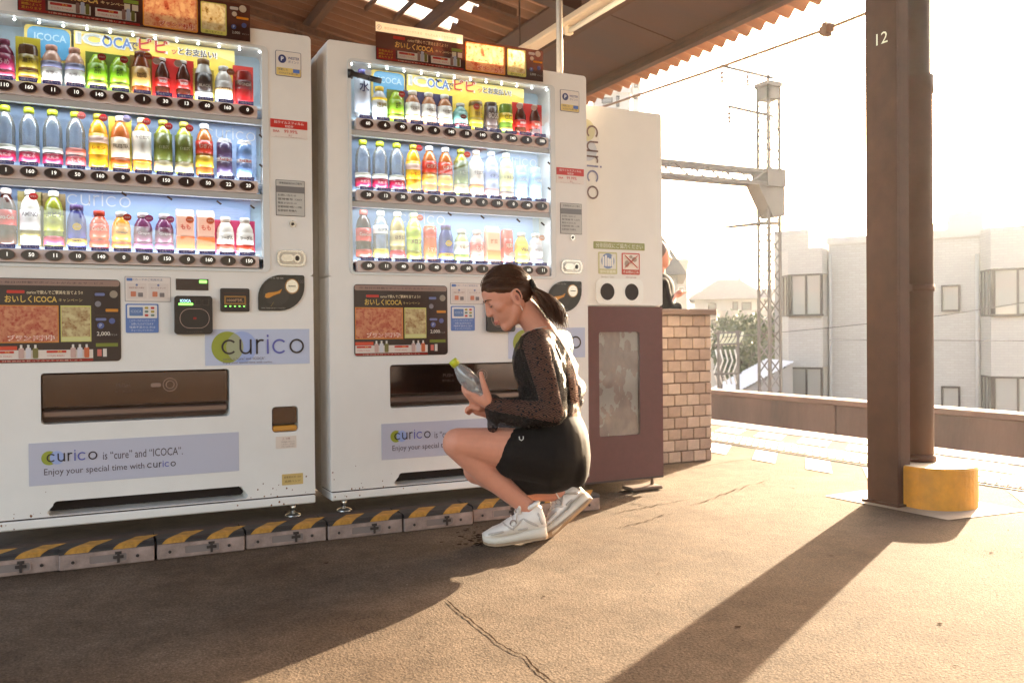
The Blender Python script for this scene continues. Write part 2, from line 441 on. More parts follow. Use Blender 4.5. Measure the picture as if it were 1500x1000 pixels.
for a, b in zip(cp[:-1], cp[1:]):
    for k in range(4):
        t = k / 4; p = on_z(a[0] + (b[0] - a[0]) * t + RND.uniform(-.6, .6), a[1] + (b[1] - a[1]) * t + RND.uniform(-1, 1)); pts.append((p.x, p.y))
DARK = pm('crack_dirt', (.030, .020, .014), 1.0, spec=0)
ribbon(pts, .0024, .003, DARK, 'crack', platform, .35)
for a, b in (((900, 752), (1010, 731)), ((875, 727), (960, 745)), ((1000, 688), (1120, 668))):
    pts = [on_z(a[0] + (b[0] - a[0]) * k / 14, a[1] + (b[1] - a[1]) * k / 14 + RND.uniform(-.8, .8)) for k in range(15)]
    ribbon([(p.x, p.y) for p in pts], .002, .003, DARK, 'crack', platform, .5)
st = MB()
for k in range(70):
    px = RND.gauss(697, 17); py = RND.gauss(783, 11)
    if py < 768: continue
    c = on_z(px, py); r_ = RND.uniform(.003, .011)
    st.add([(c.x + r_ * RND.uniform(.6, 1.2) * math.cos(a * math.pi / 4), c.y + r_ * RND.uniform(.6, 1.2) * math.sin(a * math.pi / 4), .0025) for a in range(8)], [list(range(8))])
tag(st.build('stain', DARK, platform), kind='stuff')
gum = MB()
for k in range(30):
    x = RND.uniform(.5, 3.6); y = RND.uniform(1.3, 4.4); r_ = RND.uniform(.003, .009)
    gum.add([(x + r_ * RND.uniform(.7, 1.25) * math.cos(a * math.pi / 5), y + r_ * RND.uniform(.7, 1.25) * math.sin(a * math.pi / 5), .0022) for a in range(10)], [list(range(10))])
tag(gum.build('gum_spot', pm('gum_dirt', (.045, .029, .020), 1.0, spec=0), platform), kind='stuff')
for a, b in (((1010, 742), (1130, 700)), ((905, 775), (985, 752))):
    pts = [on_z(a[0] + (b[0] - a[0]) * k / 16, a[1] + (b[1] - a[1]) * k / 16 + RND.uniform(-1.6, 1.6)) for k in range(17)]
    ribbon([(p.x, p.y) for p in pts], .0017, .0032, DARK, 'crack', platform, .9)
# pale chips of grit on the lit floor
st = MB()
for k in range(240):
    x = RND.uniform(.4, 3.5); y = RND.uniform(1.2, 3.9); r_ = RND.uniform(.001, .0042)
    st.add([(x + r_ * RND.uniform(.5, 1.3) * math.cos(a * math.pi / 3), y + r_ * RND.uniform(.5, 1.3) * math.sin(a * math.pi / 3), .002 + .0012 * RND.random()) for a in range(6)], [list(range(6))], RND.randrange(2))
tag(st.build('grit', [pm('grit_pale', (.20, .155, .12), 1.0, spec=0), pm('grit_dark', (.05, .036, .027), 1.0, spec=0)], platform), kind='stuff')

# plinth under the machines
g = MB(); g.box(-1.4, 2.10, 3.405, 4.2, -.02, .052)
tag(g.build('plinth', pm('plinth_concrete', (.11, .08, .065), .9, var=.3, scale=9, bump=.3)), kind='structure')

# parapet wall beyond the track
par = thing('parapet_wall', 'long low brown concrete wall beyond the track, stained and jointed', 'wall', (8.5, 0, 0))
for i in range(14):
    y0 = -22 + i * 5.0
    b = MB(); b.box(0, .25, y0 + .012, y0 + 4.99, -1.3, -.155, b=.01); b.build('wall_panel', CONCD, par)
b = MB(); b.box(-.025, .275, -22, 48, -.155, -.085, b=.012); b.build('wall_coping', pm('coping_brown', (.16, .085, .058), .85, var=.3, scale=2, bump=.3), par)

# ------------------------------------------------------------------ canopy roof
ZE, SL = 2.82, .183
def zr(x): return ZE + SL * (4.2 - x)
canopy = thing('station_canopy', 'brown corrugated platform canopy sloping down over the machines', 'canopy', (0, 0, 0))
RUST = pm('roof_sheet', (.12, .050, .024), .7, var=.35, scale=2.2, bump=.15, bscale=30)
TIMB = pm('roof_timber', (.075, .034, .018), .75, var=.4, scale=5, stretch=(6, 1, 6))
STEELB = pm('roof_steel', (.05, .022, .013), .55, var=.25, scale=5)
def corr(x0, x1, y0, y1, name='roof_sheet', mat=RUST, amp=.024, pitch=.13):
    n = max(2, int(round((y1 - y0) / pitch * 8))); v = []; f = []
    for k in range(n + 1):
        y = y0 + (y1 - y0) * k / n; dz = amp * math.cos(2 * math.pi * y / pitch)
        for x in (x0, x1): v.append((x, y, zr(x) + dz))
        for x in (x0, x1): v.append((x, y, zr(x) + dz + .006))
    for k in range(n):
        a = 4 * k; f += [(a, a + 1, a + 5, a + 4), (a + 2, a + 6, a + 7, a + 3), (a + 1, a + 3, a + 7, a + 5), (a, a + 4, a + 6, a + 2)]
    b = MB(); b.add(v, f, 0, True); return b.build(name, mat, canopy, recalc=False)
SKY_Y = [(5.72, 5.90), (6.10, 6.30)]
y = -15.2
while y < 20:
    y1 = y + .91
    if y < 5.72 and y1 > 5.72: y1 = 5.72
    if 5.7 < y < 6.3:
        for a, b_, full in ((5.72, 5.90, 0), (5.90, 6.10, 1), (6.10, 6.30, 0)):
            if full: corr(-3.2, 4.22, a, b_)
            else: corr(2.66, 4.22, a, b_); corr(-3.2, .9, a, b_)
        y = 6.30; continue
    corr(-3.2, 4.22 + RND.uniform(-.012, .012), y, y1); y = y1
SKG = thin_glass('skylight_plastic', (.92, .88, .75), .6, .03, .2, haze=.15)
for a, b_ in SKY_Y:
    for k in range(4):
        x0 = .9 + k * .44; b = MB(); b.add([(x0 + .01, a, zr(x0 + .01)), (x0 + .43, a, zr(x0 + .43)), (x0 + .43, b_, zr(x0 + .43)), (x0 + .01, b_, zr(x0 + .01))], [(0, 1, 2, 3)])
        b.build('skylight_pane', SKG, canopy)
def sloped(x0, x1, y0, y1, d0, d1, name, mat):   # member following the slope, hung d0..d1 below the sheet
    v = [(x, yy, zr(x) - d) for d in (d1, d0) for yy in (y0, y1) for x in (x0, x1)]
    b = MB(); b.add(v, [(0, 2, 3, 1), (4, 5, 7, 6), (0, 1, 5, 4), (2, 6, 7, 3), (0, 4, 6, 2), (1, 3, 7, 5)]); return b.build(name, mat, canopy)
for x in (3.93, 3.25, 2.45, 1.75, 1.05, .35, -.35, -1.05, -1.75, -2.45):
    b = MB(); b.box(x - .03, x + .03, -15, 20, zr(x) - .115, zr(x) - .02); b.build('purlin', TIMB, canopy)
for x in (2.25, 2.03, 1.55):
    b = MB(); b.box(x - .012, x + .012, 5.6, 6.4, zr(x) - .05, zr(x) - .02); b.build('batten', TIMB, canopy)
for yy in (-12.8, -8.6, -4.4, -.2, 4.95, 8.6, 12.8, 17):
    sloped(-3.1, 2.99, yy - .05, yy + .05, .116, .22, 'rafter', STEELB)
for yy in (6.9, 7.6, 9.6, 10.6, 5.4):
    sloped(-3.1, 2.77, yy - .02, yy + .02, .118, .17, 'brace', TIMB)
SOF = pm('soffit_board', (.072, .030, .016), .55, var=.3, scale=1.6, stretch=(.5, 3, 1))
for k in range(19):
    y0 = -14.9 + k * 1.82; v = [(x, yy, zr(x) - d) for d in (.046, .030) for yy in (y0 + .004, y0 + 1.816) for x in (3.0, 4.0)]
    b = MB(); b.add(v, [(0, 2, 3, 1), (4, 5, 7, 6), (0, 1, 5, 4), (2, 6, 7, 3), (0, 4, 6, 2), (1, 3, 7, 5)]); b.build('soffit_board', SOF, canopy)
b = MB(); b.tube([(2.19, 3.8, 1.5), (2.19, 3.8, zr(2.19) - .02)], .016, 10); b.build('pole', pm('pole_grey', (.42, .38, .34), .45, .3), canopy)

# fluorescent lamp below the canopy
lamp = thing('fluorescent_lamp', 'long unlit fluorescent tube lamp hung under the canopy', 'ceiling lamp', (2.80, 4.6, 2.62))
b = MB(); b.box(-.05, .05, -1.4, 2.6, .03, .075, b=.008); b.build('trunking', pm('lamp_trunking', (.55, .46, .36), .5), lamp)
b = MB(); b.tube([(.0, -1.1, .0), (0, .12, .0)], .016, 12); b.build('lamp_tube', pm('tube_glass', (.85, .82, .72), .2), lamp)
for yy in (.12, -1.14): MB().box(-.02, .02, yy, yy + .04, -.02, .03).build('socket', ink(220, 205, 180), lamp)
for yy in (-1.0, .8, 2.3):
    b = MB(); b.tube([(0, yy, .07), (0, yy, .5)], .006, 6); b.build('hanger', STEELB, lamp)

# cable along the canopy edge with its clamp
cab = thing('messenger_cable', 'thick pale cable with a clamp slung below the canopy edge', 'cable', (4.3, 4.1, 2.65))
b = MB(); b.tube([(0, -9, .20), (0, -4, .03), (0, -.3, .005), (0, 0, .006), (0, 1.2, .05), (0, 2.6, .12), (0, 6, .15), (0, 14, .15)], .011, 8); b.build('cable', pm('cable_grey', (.28, .20, .15), .6), cab)
b = MB(); b.box(-.02, .02, -.05, .05, -.022, .03, b=.006).box(-.03, .03, -.02, .02, -.04, .045, b=.006); b.build('clamp', pm('clamp_steel', (.22, .14, .10), .6), cab)

# ------------------------------------------------------------------ column, pipe and its yellow footing
colm = thing('steel_column', 'dark brown steel platform column numbered 12', 'column', (3.19, 2.725, 0))
BROWN = pm('brown_paint', (.086, .038, .023), .7, spec=.2, var=.18, scale=7, bump=.06, bscale=120)
H = 3.02
b = MB(); b.box(-.008, .008, -.075, .09, 0, H, b=.003); b.build('flange', BROWN, colm)
b = MB(); b.box(.008, .068, -.075, -.063, 0, H).box(.008, .068, .07, .082, 0, H); b.build('web', BROWN, colm)
b = MB(); b.box(-.03, .10, -.09, .10, 0, .012); b.build('base_plate', BROWN, colm)
NP = on_x_(1292, 56, 3.181); nm = link('painted_number', None, colm, (NP.x - 3.19, NP.y - 2.725, NP.z), rad(-90))
text(nm, '12', 0, 0, .05, pm('number_paint', (.75, .68, .55), .6), y=-.001, wid=.06, name='number')
pipe = thing('drain_pipe', 'round brown drain pipe standing beside the numbered column', 'pipe', (3.392, 2.712, .18))
b = MB(); b.lathe([(.061, 0), (.061, 1.62), (.068, 1.625), (.068, 1.70), (.054, 1.705), (.054, 2.80)], n=28); b.build('pipe_run', pm('pipe_paint', (.088, .040, .026), .6, spec=.25, var=.15, scale=6), pipe)
b = MB(); b.lathe([(.070, 0), (.070, .02), (.062, .03)], n=28); b.build('collar', BROWN, pipe)
for z in (.75, 2.1):
    b = MB(); b.lathe([(.066, z), (.066, z + .03)], n=28).box(-.14, -.05, -.02, .02, z, z + .03); b.build('bracket', BROWN, pipe)
foot = thing('pipe_footing', 'yellow painted round concrete footing around the drain pipe', 'footing', (3.378, 2.625, 0))
pr_ = []
for k in range(40):
    a = 2 * math.pi * k / 40; x = .172 * math.cos(a); yy = .172 * math.sin(a); pr_.append((max(x, -.163), yy))
b = MB(); n = 40
rings = [(1, .0), (1, .168), (.975, .178)]
v = [(p[0] * s_, p[1] * s_, z) for s_, z in rings for p in pr_]
f = [(i * n + k, i * n + (k + 1) % n, (i + 1) * n + (k + 1) % n, (i + 1) * n + k) for i in range(2) for k in range(n)]
b.add(v, f); b.build('footing_side', pm('yellow_paint', (.60, .25, .012), .6, var=.2, scale=14, bump=.3, bscale=70), foot)
b = MB(); b.add([(p[0] * .976, p[1] * .976, .1778) for p in pr_], [list(range(n))]); b.build('footing_top', pm('footing_top', (.62, .52, .36), .7, var=.15, scale=14, bump=.2), foot)

# ------------------------------------------------------------------ low brick wall
BRK = [pm('brick_%d' % i, c, .8, var=.16, scale=20, bump=.25, bscale=110) for i, c in enumerate(((.29, .215, .17), (.255, .185, .145), (.32, .24, .195), (.235, .165, .13)))]
bw = thing('brick_wall', 'waist high wall of pinkish tan bricks with a dark stone cap', 'wall', (3.41, 4.15, 0))
b = MB(); b.box(-.995, -.006, .008, .254, 0, .858); b.build('mortar', pm('mortar', (.11, .07, .055), .95, bump=.4, bscale=150), bw)
b = MB(); b.box(-1.02, .028, -.022, .285, .858, .893, b=.006); b.build('cap_stone', pm('cap_stone', (.13, .085, .065), .6, var=.2, scale=12, bump=.2), bw)
bme = {}
def brick(x0, x1, z0, z1, y=0.0, side=False):
    key = (round(x1 - x0, 3), side, RND.randrange(4)); 
    if key not in bme:
        k = MB(); L_ = x1 - x0
        if side: k.box(-.03, 0, .003, L_ - .003, .003, .062, b=.003)
        else: k.box(.003, L_ - .003, 0, .03, .003, .062, b=.003)
        bme[key] = k.mesh('brick', BRK[key[2]])
    return link('brick', bme[key], bw, (x0 if not side else 0, RND.uniform(-.0015, .0015) if not side else x0, z0))
for r_ in range(13):
    z0 = .004 + r_ * .0657
    xs = [0]; x = -(.045 if r_ % 2 == 0 else .0905)
    while x > -1.0: xs.append(x); x -= .0905
    for a, c in zip(xs[1:], xs[:-1]): brick(a, c, z0, z0 + .066)
    for k in range(3): brick(.02 + k * .08, .02 + k * .08 + .08, z0, z0 + .066, side=True)

# ------------------------------------------------------------------ recycling bin
BX0, BX1 = 2.125, 2.576
WHITE = pm('bin_white', C(232, 229, 222), .45, var=.05, scale=3, bump=.03, bscale=200)
PLUM = pm('bin_plum', (.142, .062, .056), .8, var=.1, scale=30, bump=.05, bscale=250)
rb = thing('recycling_bin', 'tall white and plum recycling bin with two round drop holes', 'bin', (BX0, 3.5, 0))
Wb = BX1 - BX0
b = MB(); b.box(0, Wb, .012, .42, .07, 1.81, b=.008); b.build('cabinet', WHITE, rb)
b = MB(); b.rrect(.0, Wb, .886, 1.808, .012, -.004, .012); b.build('upper_panel', WHITE, rb)
dw = (.087, .315, .275, .762)
b = MB(); b.ringp(rr_pts(0.003, Wb - .003, .07, .881, .004), rr_pts(dw[0], dw[1], dw[2], dw[3], .012), -.006, .012); door = b.build('door', PLUM, rb)
b = MB(); b.box(.0, Wb, -.002, .02, .06, .069); b.build('bottom_rail', pm('bin_rail', (.05, .03, .028), .5), rb)
b = MB()
nx, nz = 26, 40; v = []; f = []
for j in range(nz + 1):
    for i in range(nx + 1):
        x = dw[0] + (dw[1] - dw[0]) * i / nx; z = dw[2] + (dw[3] - dw[2]) * j / nz
        q = noise.noise(Vector((x * 9 + z * 4, z * 7 - x * 3, 1.3))) * .5 + abs(noise.noise(Vector((x * 26 + z * 20, z * 12 - x * 12, 4.3)))) * 1.0
        v.append((x, .013 - .009 * min(q, 1.5), z))
for j in range(nz):
    for i in range(nx): f.append((j * (nx + 1) + i, j * (nx + 1) + i + 1, (j + 1) * (nx + 1) + i + 1, (j + 1) * (nx + 1) + i))
b.add(v, f, 0, True); b.build('plastic_bag', pm('bag_plastic', (.60, .47, .42), .25, var=.3, scale=14, stretch=(1, 1, .5)), rb)
b = MB(); b.add([(dw[0], -.004, dw[2]), (dw[1], -.004, dw[2]), (dw[1], -.004, dw[3]), (dw[0], -.004, dw[3])], [(0, 1, 2, 3)]); b.build('window', thin_glass('bin_window', (.9, .86, .84), 1.0, .03, .08, haze=.03), door)
b = MB(); b.rrect(.072, .336, .892, 1.011, .028, -.009, -.004, n=6); hp = b.build('hole_plate', pm('plate_white', C(238, 238, 232), .35), rb)
for hx in (.132, .268):
    b = MB(); b.disc(hx, .950, .040, .040, -.0105, -.0085, n=28); b.build('drop_hole', pm('hole_dark', (.018, .009, .007), .7), hp)
    b = MB(); b.ringp([(hx + .0425 * math.cos(a * math.pi / 14), .950 + .0425 * math.sin(a * math.pi / 14)) for a in range(28)], [(hx + .0395 * math.cos(a * math.pi / 14), .950 + .0395 * math.sin(a * math.pi / 14)) for a in range(28)], -.0125, -.009); b.build('hole_rim', pm('plate_white', C(238, 238, 232), .35), hp)
b = MB(); b.rrect(.062, .348, 1.148, 1.182, .003, -.0055, -.004); sg = b.build('notice_strip', ink(150, 152, 92), rb)
text(sg, '分別回収にご協力ください', .205, 1.165, .022, ink(238, 236, 220), -.0062, wid=.262)
b = MB(); b.rrect(.087, .191, 1.032, 1.134, .005, -.0055, -.004); s1 = b.build('sticker', ink(196, 192, 142), rb)
b = MB(); b.rrect(.094, .184, 1.056, 1.127, .003, -.0062, -.0054); b.disc(.139, 1.093, .036, .036, -.0068, -.006, 1, 24); b.build('printed_panel', [ink(224, 222, 210), ink(120, 140, 178)], s1)
b = MB()
for k, (xx, hh) in enumerate(((.114, .046), (.128, .052), (.141, .04), (.152, .036), (.164, .05))): b.rrect(xx - .005, xx + .005, 1.068, 1.068 + hh, .003, -.0075, -.0066)
b.build('printed_bottles', ink(232, 230, 222), s1)
text(s1, '飲料容器類', .139, 1.044, .014, ink(246, 244, 230), -.0062, wid=.085)
text(rb, 'Bottles / Cans', .139, 1.019, .008, ink(150, 140, 110), -.0052, wid=.07)
b = MB(); b.rrect(.217, .319, 1.032, 1.134, .005, -.0055, -.004); s2 = b.build('sticker', ink(192, 74, 54), rb)
b = MB(); b.rrect(.223, .313, 1.056, 1.128, .003, -.0062, -.0054); b.build('printed_panel', ink(232, 222, 208), s2)
b = MB(); b.bar((.232, -.0066, 1.064), (.304, -.0066, 1.122), .014, .001); b.bar((.304, -.0070, 1.064), (.232, -.0070, 1.122), .014, .001); b.build('printed_cross', ink(200, 70, 48), s2)
b = MB(); b.disc(.245, 1.083, .013, .016, -.0063, -.0061, n=12).disc(.288, 1.104, .014, .012, -.0063, -.0061, n=12).disc(.268, 1.116, .01, .008, -.0063, -.0061, n=10); b.build('printed_litter', ink(170, 150, 130), s2)
text(s2, 'その他のごみ', .268, 1.044, .014, ink(246, 240, 226), -.0062, wid=.088)
text(rb, 'other garbage', .268, 1.019, .009, ink(150, 80, 60), -.0052, wid=.06)
b = MB(); b.disc(.022, 1.69, .052, .052, -.0056, -.004, 0, 28); b.disc(.034, 1.60, .05, .05, -.0052, -.004, 1, 28); b.build('logo_disc', [ink(205, 200, 160), ink(196, 200, 208)], rb)
wm, W = wordmark(.062, 0)
wo_ = wm.build('wordmark', [ink(112, 84, 78), ink(128, 128, 160)], rb, (.022 - .028 + .034, -.0068, 1.715)); wo_.rotation_euler = (0, rad(90), 0)
for fx, fy in ((.03, .05), (Wb - .03, .05), (.03, .38), (Wb - .03, .38)):
    b = MB(); b.tube([(fx, fy, .02), (fx, fy, .075)], .008, 8).lathe([(.028, 0), (.028, .012), (.01, .022)], (fx, fy, 0), 14); b.build('foot', pm('foot_steel', (.16, .11, .085), .5, .5), rb)
b = MB(); b.box(-.06 + Wb - .12, Wb + .0, -.0, .09, .004, .02, b=.004); b.build('foot_bracket', pm('foot_steel', (.16, .11, .085), .5, .5), rb)
# ------------------------------------------------------------------ vending machines
MW, YF = 1.175, 3.40
VWHITE = pm('machine_white', C(230, 225, 219), .4, var=.05, scale=3.2, bump=.02, bscale=220)
VSIDE = pm('machine_side', C(222, 214, 204), .42, var=.05, scale=2)
SILV = pm('display_silver', C(200, 204, 208), .3, .3)
STRIP = pm('button_strip', C(214, 196, 190), .4)
BLACKP = pm('black_plastic', (.016, .012, .011), .3)
DKBR = pm('dark_plastic', (.03, .02, .017), .35)
CHROME = pm('chrome', (.62, .58, .54), .22, .9)
BTN = pm('button_brown', (.035, .018, .015), .18)
DIG = pm('digit_white', (.8, .78, .72), .5, emit=(1, .95, .85), estr=.12)
GREEN = pm('led_green', (.1, .5, .05), .5, emit=(.25, 1, .12), estr=.35)
BLUELED = pm('led_blue', (.3, .6, .8), .5, emit=(.5, .85, 1), estr=.25)
GLASS = thin_glass('display_glass', (.96, .96, .95), 2.6, .05, .0)
PANE = thin_glass('flap_plastic', (.66, .50, .40), 1.6, .05, .10)
WATER = thin_glass('clear_bottle', (.80, .88, .95), 1.0, .04, .05, haze=.16)
LEDM = pm('led_lamp', (1, 1, 1), .5, emit=(.9, 1, 1), estr=3)
FOOD = {}
def food(name, c1, c2, c3, sc_=38, tl=.45):
    """printed dish photo on translucent sheet"""
    if name in FOOD: return FOOD[name]
    mt = bpy.data.materials.new(name); mt.use_nodes = True; N, L = nodes_of(mt); b = N['Principled BSDF']; out = N['Material Output']
    tc = N.new('ShaderNodeTexCoord'); v = N.new('ShaderNodeTexVoronoi'); v.inputs['Scale'].default_value = sc_; v.feature = 'SMOOTH_F1'
    n = N.new('ShaderNodeTexNoise'); n.inputs['Scale'].default_value = sc_ * .8; n.inputs['Detail'].default_value = 6
    L.new(tc.outputs['Object'], n.inputs['Vector']); L.new(n.outputs['Color'], v.inputs['Vector']); v.inputs['Scale'].default_value = 5
    ad = N.new('ShaderNodeMath'); ad.operation = 'MULTIPLY_ADD'; ad.inputs[1].default_value = .7; L.new(v.outputs['Distance'], ad.inputs[0]); L.new(n.outputs['Fac'], ad.inputs[2])
    cr = N.new('ShaderNodeValToRGB'); e = cr.color_ramp.elements; e[0].position = .38; e[0].color = (*c1, 1); e[1].position = .92; e[1].color = (*c3, 1)
    q = e.new(.62); q.color = (*c2, 1)
    L.new(ad.outputs[0], cr.inputs[0]); L.new(cr.outputs[0], b.inputs['Base Color']); b.inputs['Roughness'].default_value = .4
    if tl:
        t = N.new('ShaderNodeBsdfTranslucent'); L.new(cr.outputs[0], t.inputs[0]); mx = N.new('ShaderNodeMixShader'); mx.inputs[0].default_value = tl
        L.new(b.outputs[0], mx.inputs[1]); L.new(t.outputs[0], mx.inputs[2]); L.new(mx.outputs[0], out.inputs[0])
    FOOD[name] = mt; return mt
def tl_ink(r, g, b, tl=.5):
    k = 'sheet_%d_%d_%d' % (r, g, b)
    if k in MATS: return MATS[k]
    mt = bpy.data.materials.new(k); mt.use_nodes = True; N, L = nodes_of(mt); p = N['Principled BSDF']; out = N['Material Output']
    p.inputs['Base Color'].default_value = (*C(r, g, b), 1); p.inputs['Roughness'].default_value = .35
    t = N.new('ShaderNodeBsdfTranslucent'); t.inputs[0].default_value = (*C(r, g, b), 1); mx = N.new('ShaderNodeMixShader'); mx.inputs[0].default_value = tl
    L.new(p.outputs[0], mx.inputs[1]); L.new(t.outputs[0], mx.inputs[2]); L.new(mx.outputs[0], out.inputs[0]); MATS[k] = mt; return mt
MEAT = food('meat_photo', C(120, 34, 20), C(205, 96, 62), C(240, 196, 140))
MEAL = food('meal_photo', C(96, 66, 30), C(196, 160, 92), C(236, 224, 176))
def sheet(u0, u1, z0, z1, y, mat, name, parent):
    b = MB(); b.add([(u0, y, z0), (u1, y, z0), (u1, y, z1), (u0, y, z1)], [(0, 1, 2, 3)]); return b.build(name, mat, parent)
def plate(u0, u1, z0, z1, r, y0, y1, mat, name, parent, n=4):
    b = MB(); b.rrect(u0, u1, z0, z1, r, y0, y1, n=n); return b.build(name, mat, parent)

BUT = {}
def button_mesh():
    if 'b' not in BUT:
        b = MB(); b.disc(0, 0, .0285, .0185, -.006, .002, 1, 24).disc(0, 0, .0262, .0165, -.0105, -.005, 0, 24)
        BUT['b'] = b.mesh('selection_button', [BTN, pm('button_rim', C(150, 120, 112), .35)])
        b = MB(); b.rrect(-.0275, .0275, -.0065, .0065, .001, -.002, .001); BUT['l'] = b.mesh('cold_label', ink(62, 58, 128))
    return BUT['b'], BUT['l']

def machine(X0, label, prices, dz=0.0, du=0.0):
    M = thing('vending_machine', label, 'vending machine', (X0, YF, 0), 0, 'drink vending machines side by side')
    DW = (.083, 1.010, .998, 1.842)
    # cabinet and door
    b = MB(); b.box(0, MW, .155, .74, .115, 1.905, b=.012); b.build('cabinet', VSIDE, M)
    b = MB()
    b.ringp(rr_pts(0, MW, .985, 1.905, .014), rr_pts(*DW, .018), 0, .15)
    b.box(0, .9, 0, .15, .667, .985).box(.9, MW, 0, .15, .52, .985)
    b.ringp(rr_pts(0, .93 - .03, .42, .667, .0005), rr_pts(.243, .860, .463, .637, .012), 0, .15)
    b.ringp(rr_pts(.9, MW, .36, .52, .0005), rr_pts(1.013, 1.112, .392, .489, .014), 0, .15)
    b.box(0, .9, 0, .15, .36, .42)
    hole = [(x + (.03 if z < .175 and x < .5 else (-.03 if False else 0)), z) for x, z in rr_pts(.272, .906, .1515, .200, .014)]
    hole = [(x - .018 if (z < .170 and x < .5) else (x + .018 if (z < .170 and x > .5) else x), z) for x, z in rr_pts(.276, .904, .1515, .200, .014)]
    b.ringp(rr_pts(0, MW, .149, .36, .0005), hole, 0, .15)
    b.build('door_panel', VWHITE, M)
    b = MB(); b.box(.004, MW - .004, .004, .15, .144, .1495); b.build('door_gap_shade', pm('gap_dark', (.05, .03, .025), .8), M)  # dark strip stands in for the shade of the gap below the door
    b = MB(); b.box(0, MW, -.004, .15, .113, .1435, b=.004); b.build('bottom_rail', VWHITE, M)
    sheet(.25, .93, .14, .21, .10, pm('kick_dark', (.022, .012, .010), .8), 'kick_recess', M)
    for fu in (.07, MW - .07):
        for fy in (.07, .66):
            b = MB(); b.tube([(fu, fy, .06), (fu, fy, .116)], .011, 10).lathe([(.03, .053), (.03, .062), (.012, .07)], (fu, fy, 0), 16); b.build('levelling_foot', CHROME, M)
    # display cavity
    sheet(DW[0] - .01, DW[1] + .01, DW[2] - .01, DW[3] + .01, .149, pm('display_back', C(196, 220, 238), .5), 'display_back', M)
    zb = [1.591 + dz, 1.310 + dz, 1.031 + dz]
    blue = pm('display_blue', C(168, 194, 232), .5); blue2 = pm('display_blue_low', C(158, 184, 228), .5)
    sheet(.10, .99, zb[1] + .03, zb[0] - .03, .125, blue, 'backdrop_panel', M); p3 = sheet(.10, .965, zb[2] + .03, zb[1] - .03, .125, blue2, 'backdrop_panel', M)
    for r in range(3):
        z = zb[r]
        b = MB(); b.rrect(.112 + du, .978 + du, z - .0235, z + .0205, .006, -.005, .02); b.box(DW[0], DW[1], .03, .148, z + .012, z + .022, 1); b.build('shelf', [STRIP, SILV], M)
        b = MB(); b.box(DW[0] + .002, DW[1] - .002, .0055, .028, z - .046, z - .0245); b.build('shelf_lip', pm('lip_clear', C(176, 176, 176), .3), M)
    tops = [DW[3] - .004, zb[0] - .048, zb[1] - .048]
    for r in range(3):
        b = MB(); b.add([(DW[0] + .001, .0035, zb[r] + .0215), (DW[1] - .001, .0035, zb[r] + .0215), (DW[1] - .001, .0035, tops[r]), (DW[0] + .001, .0035, tops[r])], [(0, 1, 2, 3)]); b.build('display_glass', GLASS, M)
    b = MB(); b.ringp(rr_pts(DW[0] - .002, DW[1] + .002, DW[2] - .002, DW[3] + .002, .02), rr_pts(DW[0] + .011, DW[1] - .022, DW[2] + .008, DW[3] - .008, .012), -.004, .006); b.build('window_frame', pm('window_frame', C(214, 214, 212), .25), M)
    # lamps of the display
    b = MB()
    for k in range(13): b.ball((.105 + .0735 * k, .026, 1.829), .0042, nu=8, nv=6)
    b.build('led_strip', LEDM, M)
    for r, (en, zz) in enumerate(((.36, 1.836), (.8, zb[0] - .047), (.8, zb[1] - .047))):
        li = bpy.data.lights.new('display_lamp', 'AREA'); li.shape = 'RECTANGLE'; li.size = .86; li.size_y = .012; li.energy = en * LAMP; li.color = (.86, .95, 1.0)
        lo = link('display_lamp', li, M, (.545, .0105, zz)); lo.rotation_euler = (rad(14), 0, 0)
    for r in range(3):
        li = bpy.data.lights.new('shelf_lamp', 'AREA'); li.shape = 'RECTANGLE'; li.size = .86; li.size_y = .02; li.energy = 1.0 * LAMP; li.color = (.86, .95, 1.0)
        lo = link('shelf_lamp', li, M, (.545, .0105, zb[r] + .0235)); lo.rotation_euler = (rad(180 - 14), 0, 0)
    # buttons with prices and cold labels
    bm_, lm_ = button_mesh()
    for r in range(3):
        for i in range(12):
            u = .1535 + .0712 * i + du
            o = link('selection_button', bm_, M, (u, -.005, zb[r]))
            text(o, prices[r][i], .004, .001, .013, DIG, y=-.0115, bold=.012, name='price')
            o = link('cold_label', lm_, M, (u, -.003, zb[r] + .0285))
            text(o, 'つめた〜い', 0, 0, .008, ink(225, 222, 235), y=-.0025, wid=.046)
    # banner in the top row
    Ub = lambda px, py, d=.11: on_y(px, py, YF + d).x - X0
    by0, by1 = 1.668, 1.838
    yel = ink(244, 218, 96); Y0 = .086
    bp_ = plate(.358, .905, by0, by1, .004, Y0, Y0 + .003, yel, 'banner', M)
    b = MB(); b.prism([(.358, by1), (.358, by1 - .012), (.52, by1 - .006), (.80, by1 - .018), (.905, by1 - .045), (.905, by1)], Y0 - .0015, Y0 - .0004); b.build('banner_band', ink(248, 232, 140), bp_)
    T0, T1 = Y0 - .0025, Y0 - .0034
    text(bp_, 'IC', .405, 1.813, .046, ink(238, 236, 226), T0, wid=.084, bold=.06); text(bp_, 'IC', .405, 1.813, .034, ink(196, 204, 206), T1, wid=.070, bold=.02)
    text(bp_, 'OCA', .497, 1.812, .048, ink(238, 240, 238), T0, wid=.110, bold=.06); text(bp_, 'OCA', .497, 1.812, .038, ink(84, 124, 190), T1, wid=.098, bold=.02)
    text(bp_, 'で', .552, 1.808, .026, ink(70, 60, 80), T1, bold=.02)
    text(bp_, 'ピピ', .618, 1.818, .056, ink(246, 238, 226), T0, wid=.114, bold=.05); text(bp_, 'ピピ', .618, 1.818, .044, ink(206, 42, 36), T1, wid=.098, bold=.018)
    text(bp_, 'ッ', .690, 1.805, .018, ink(206, 80, 70), T1, bold=.02)
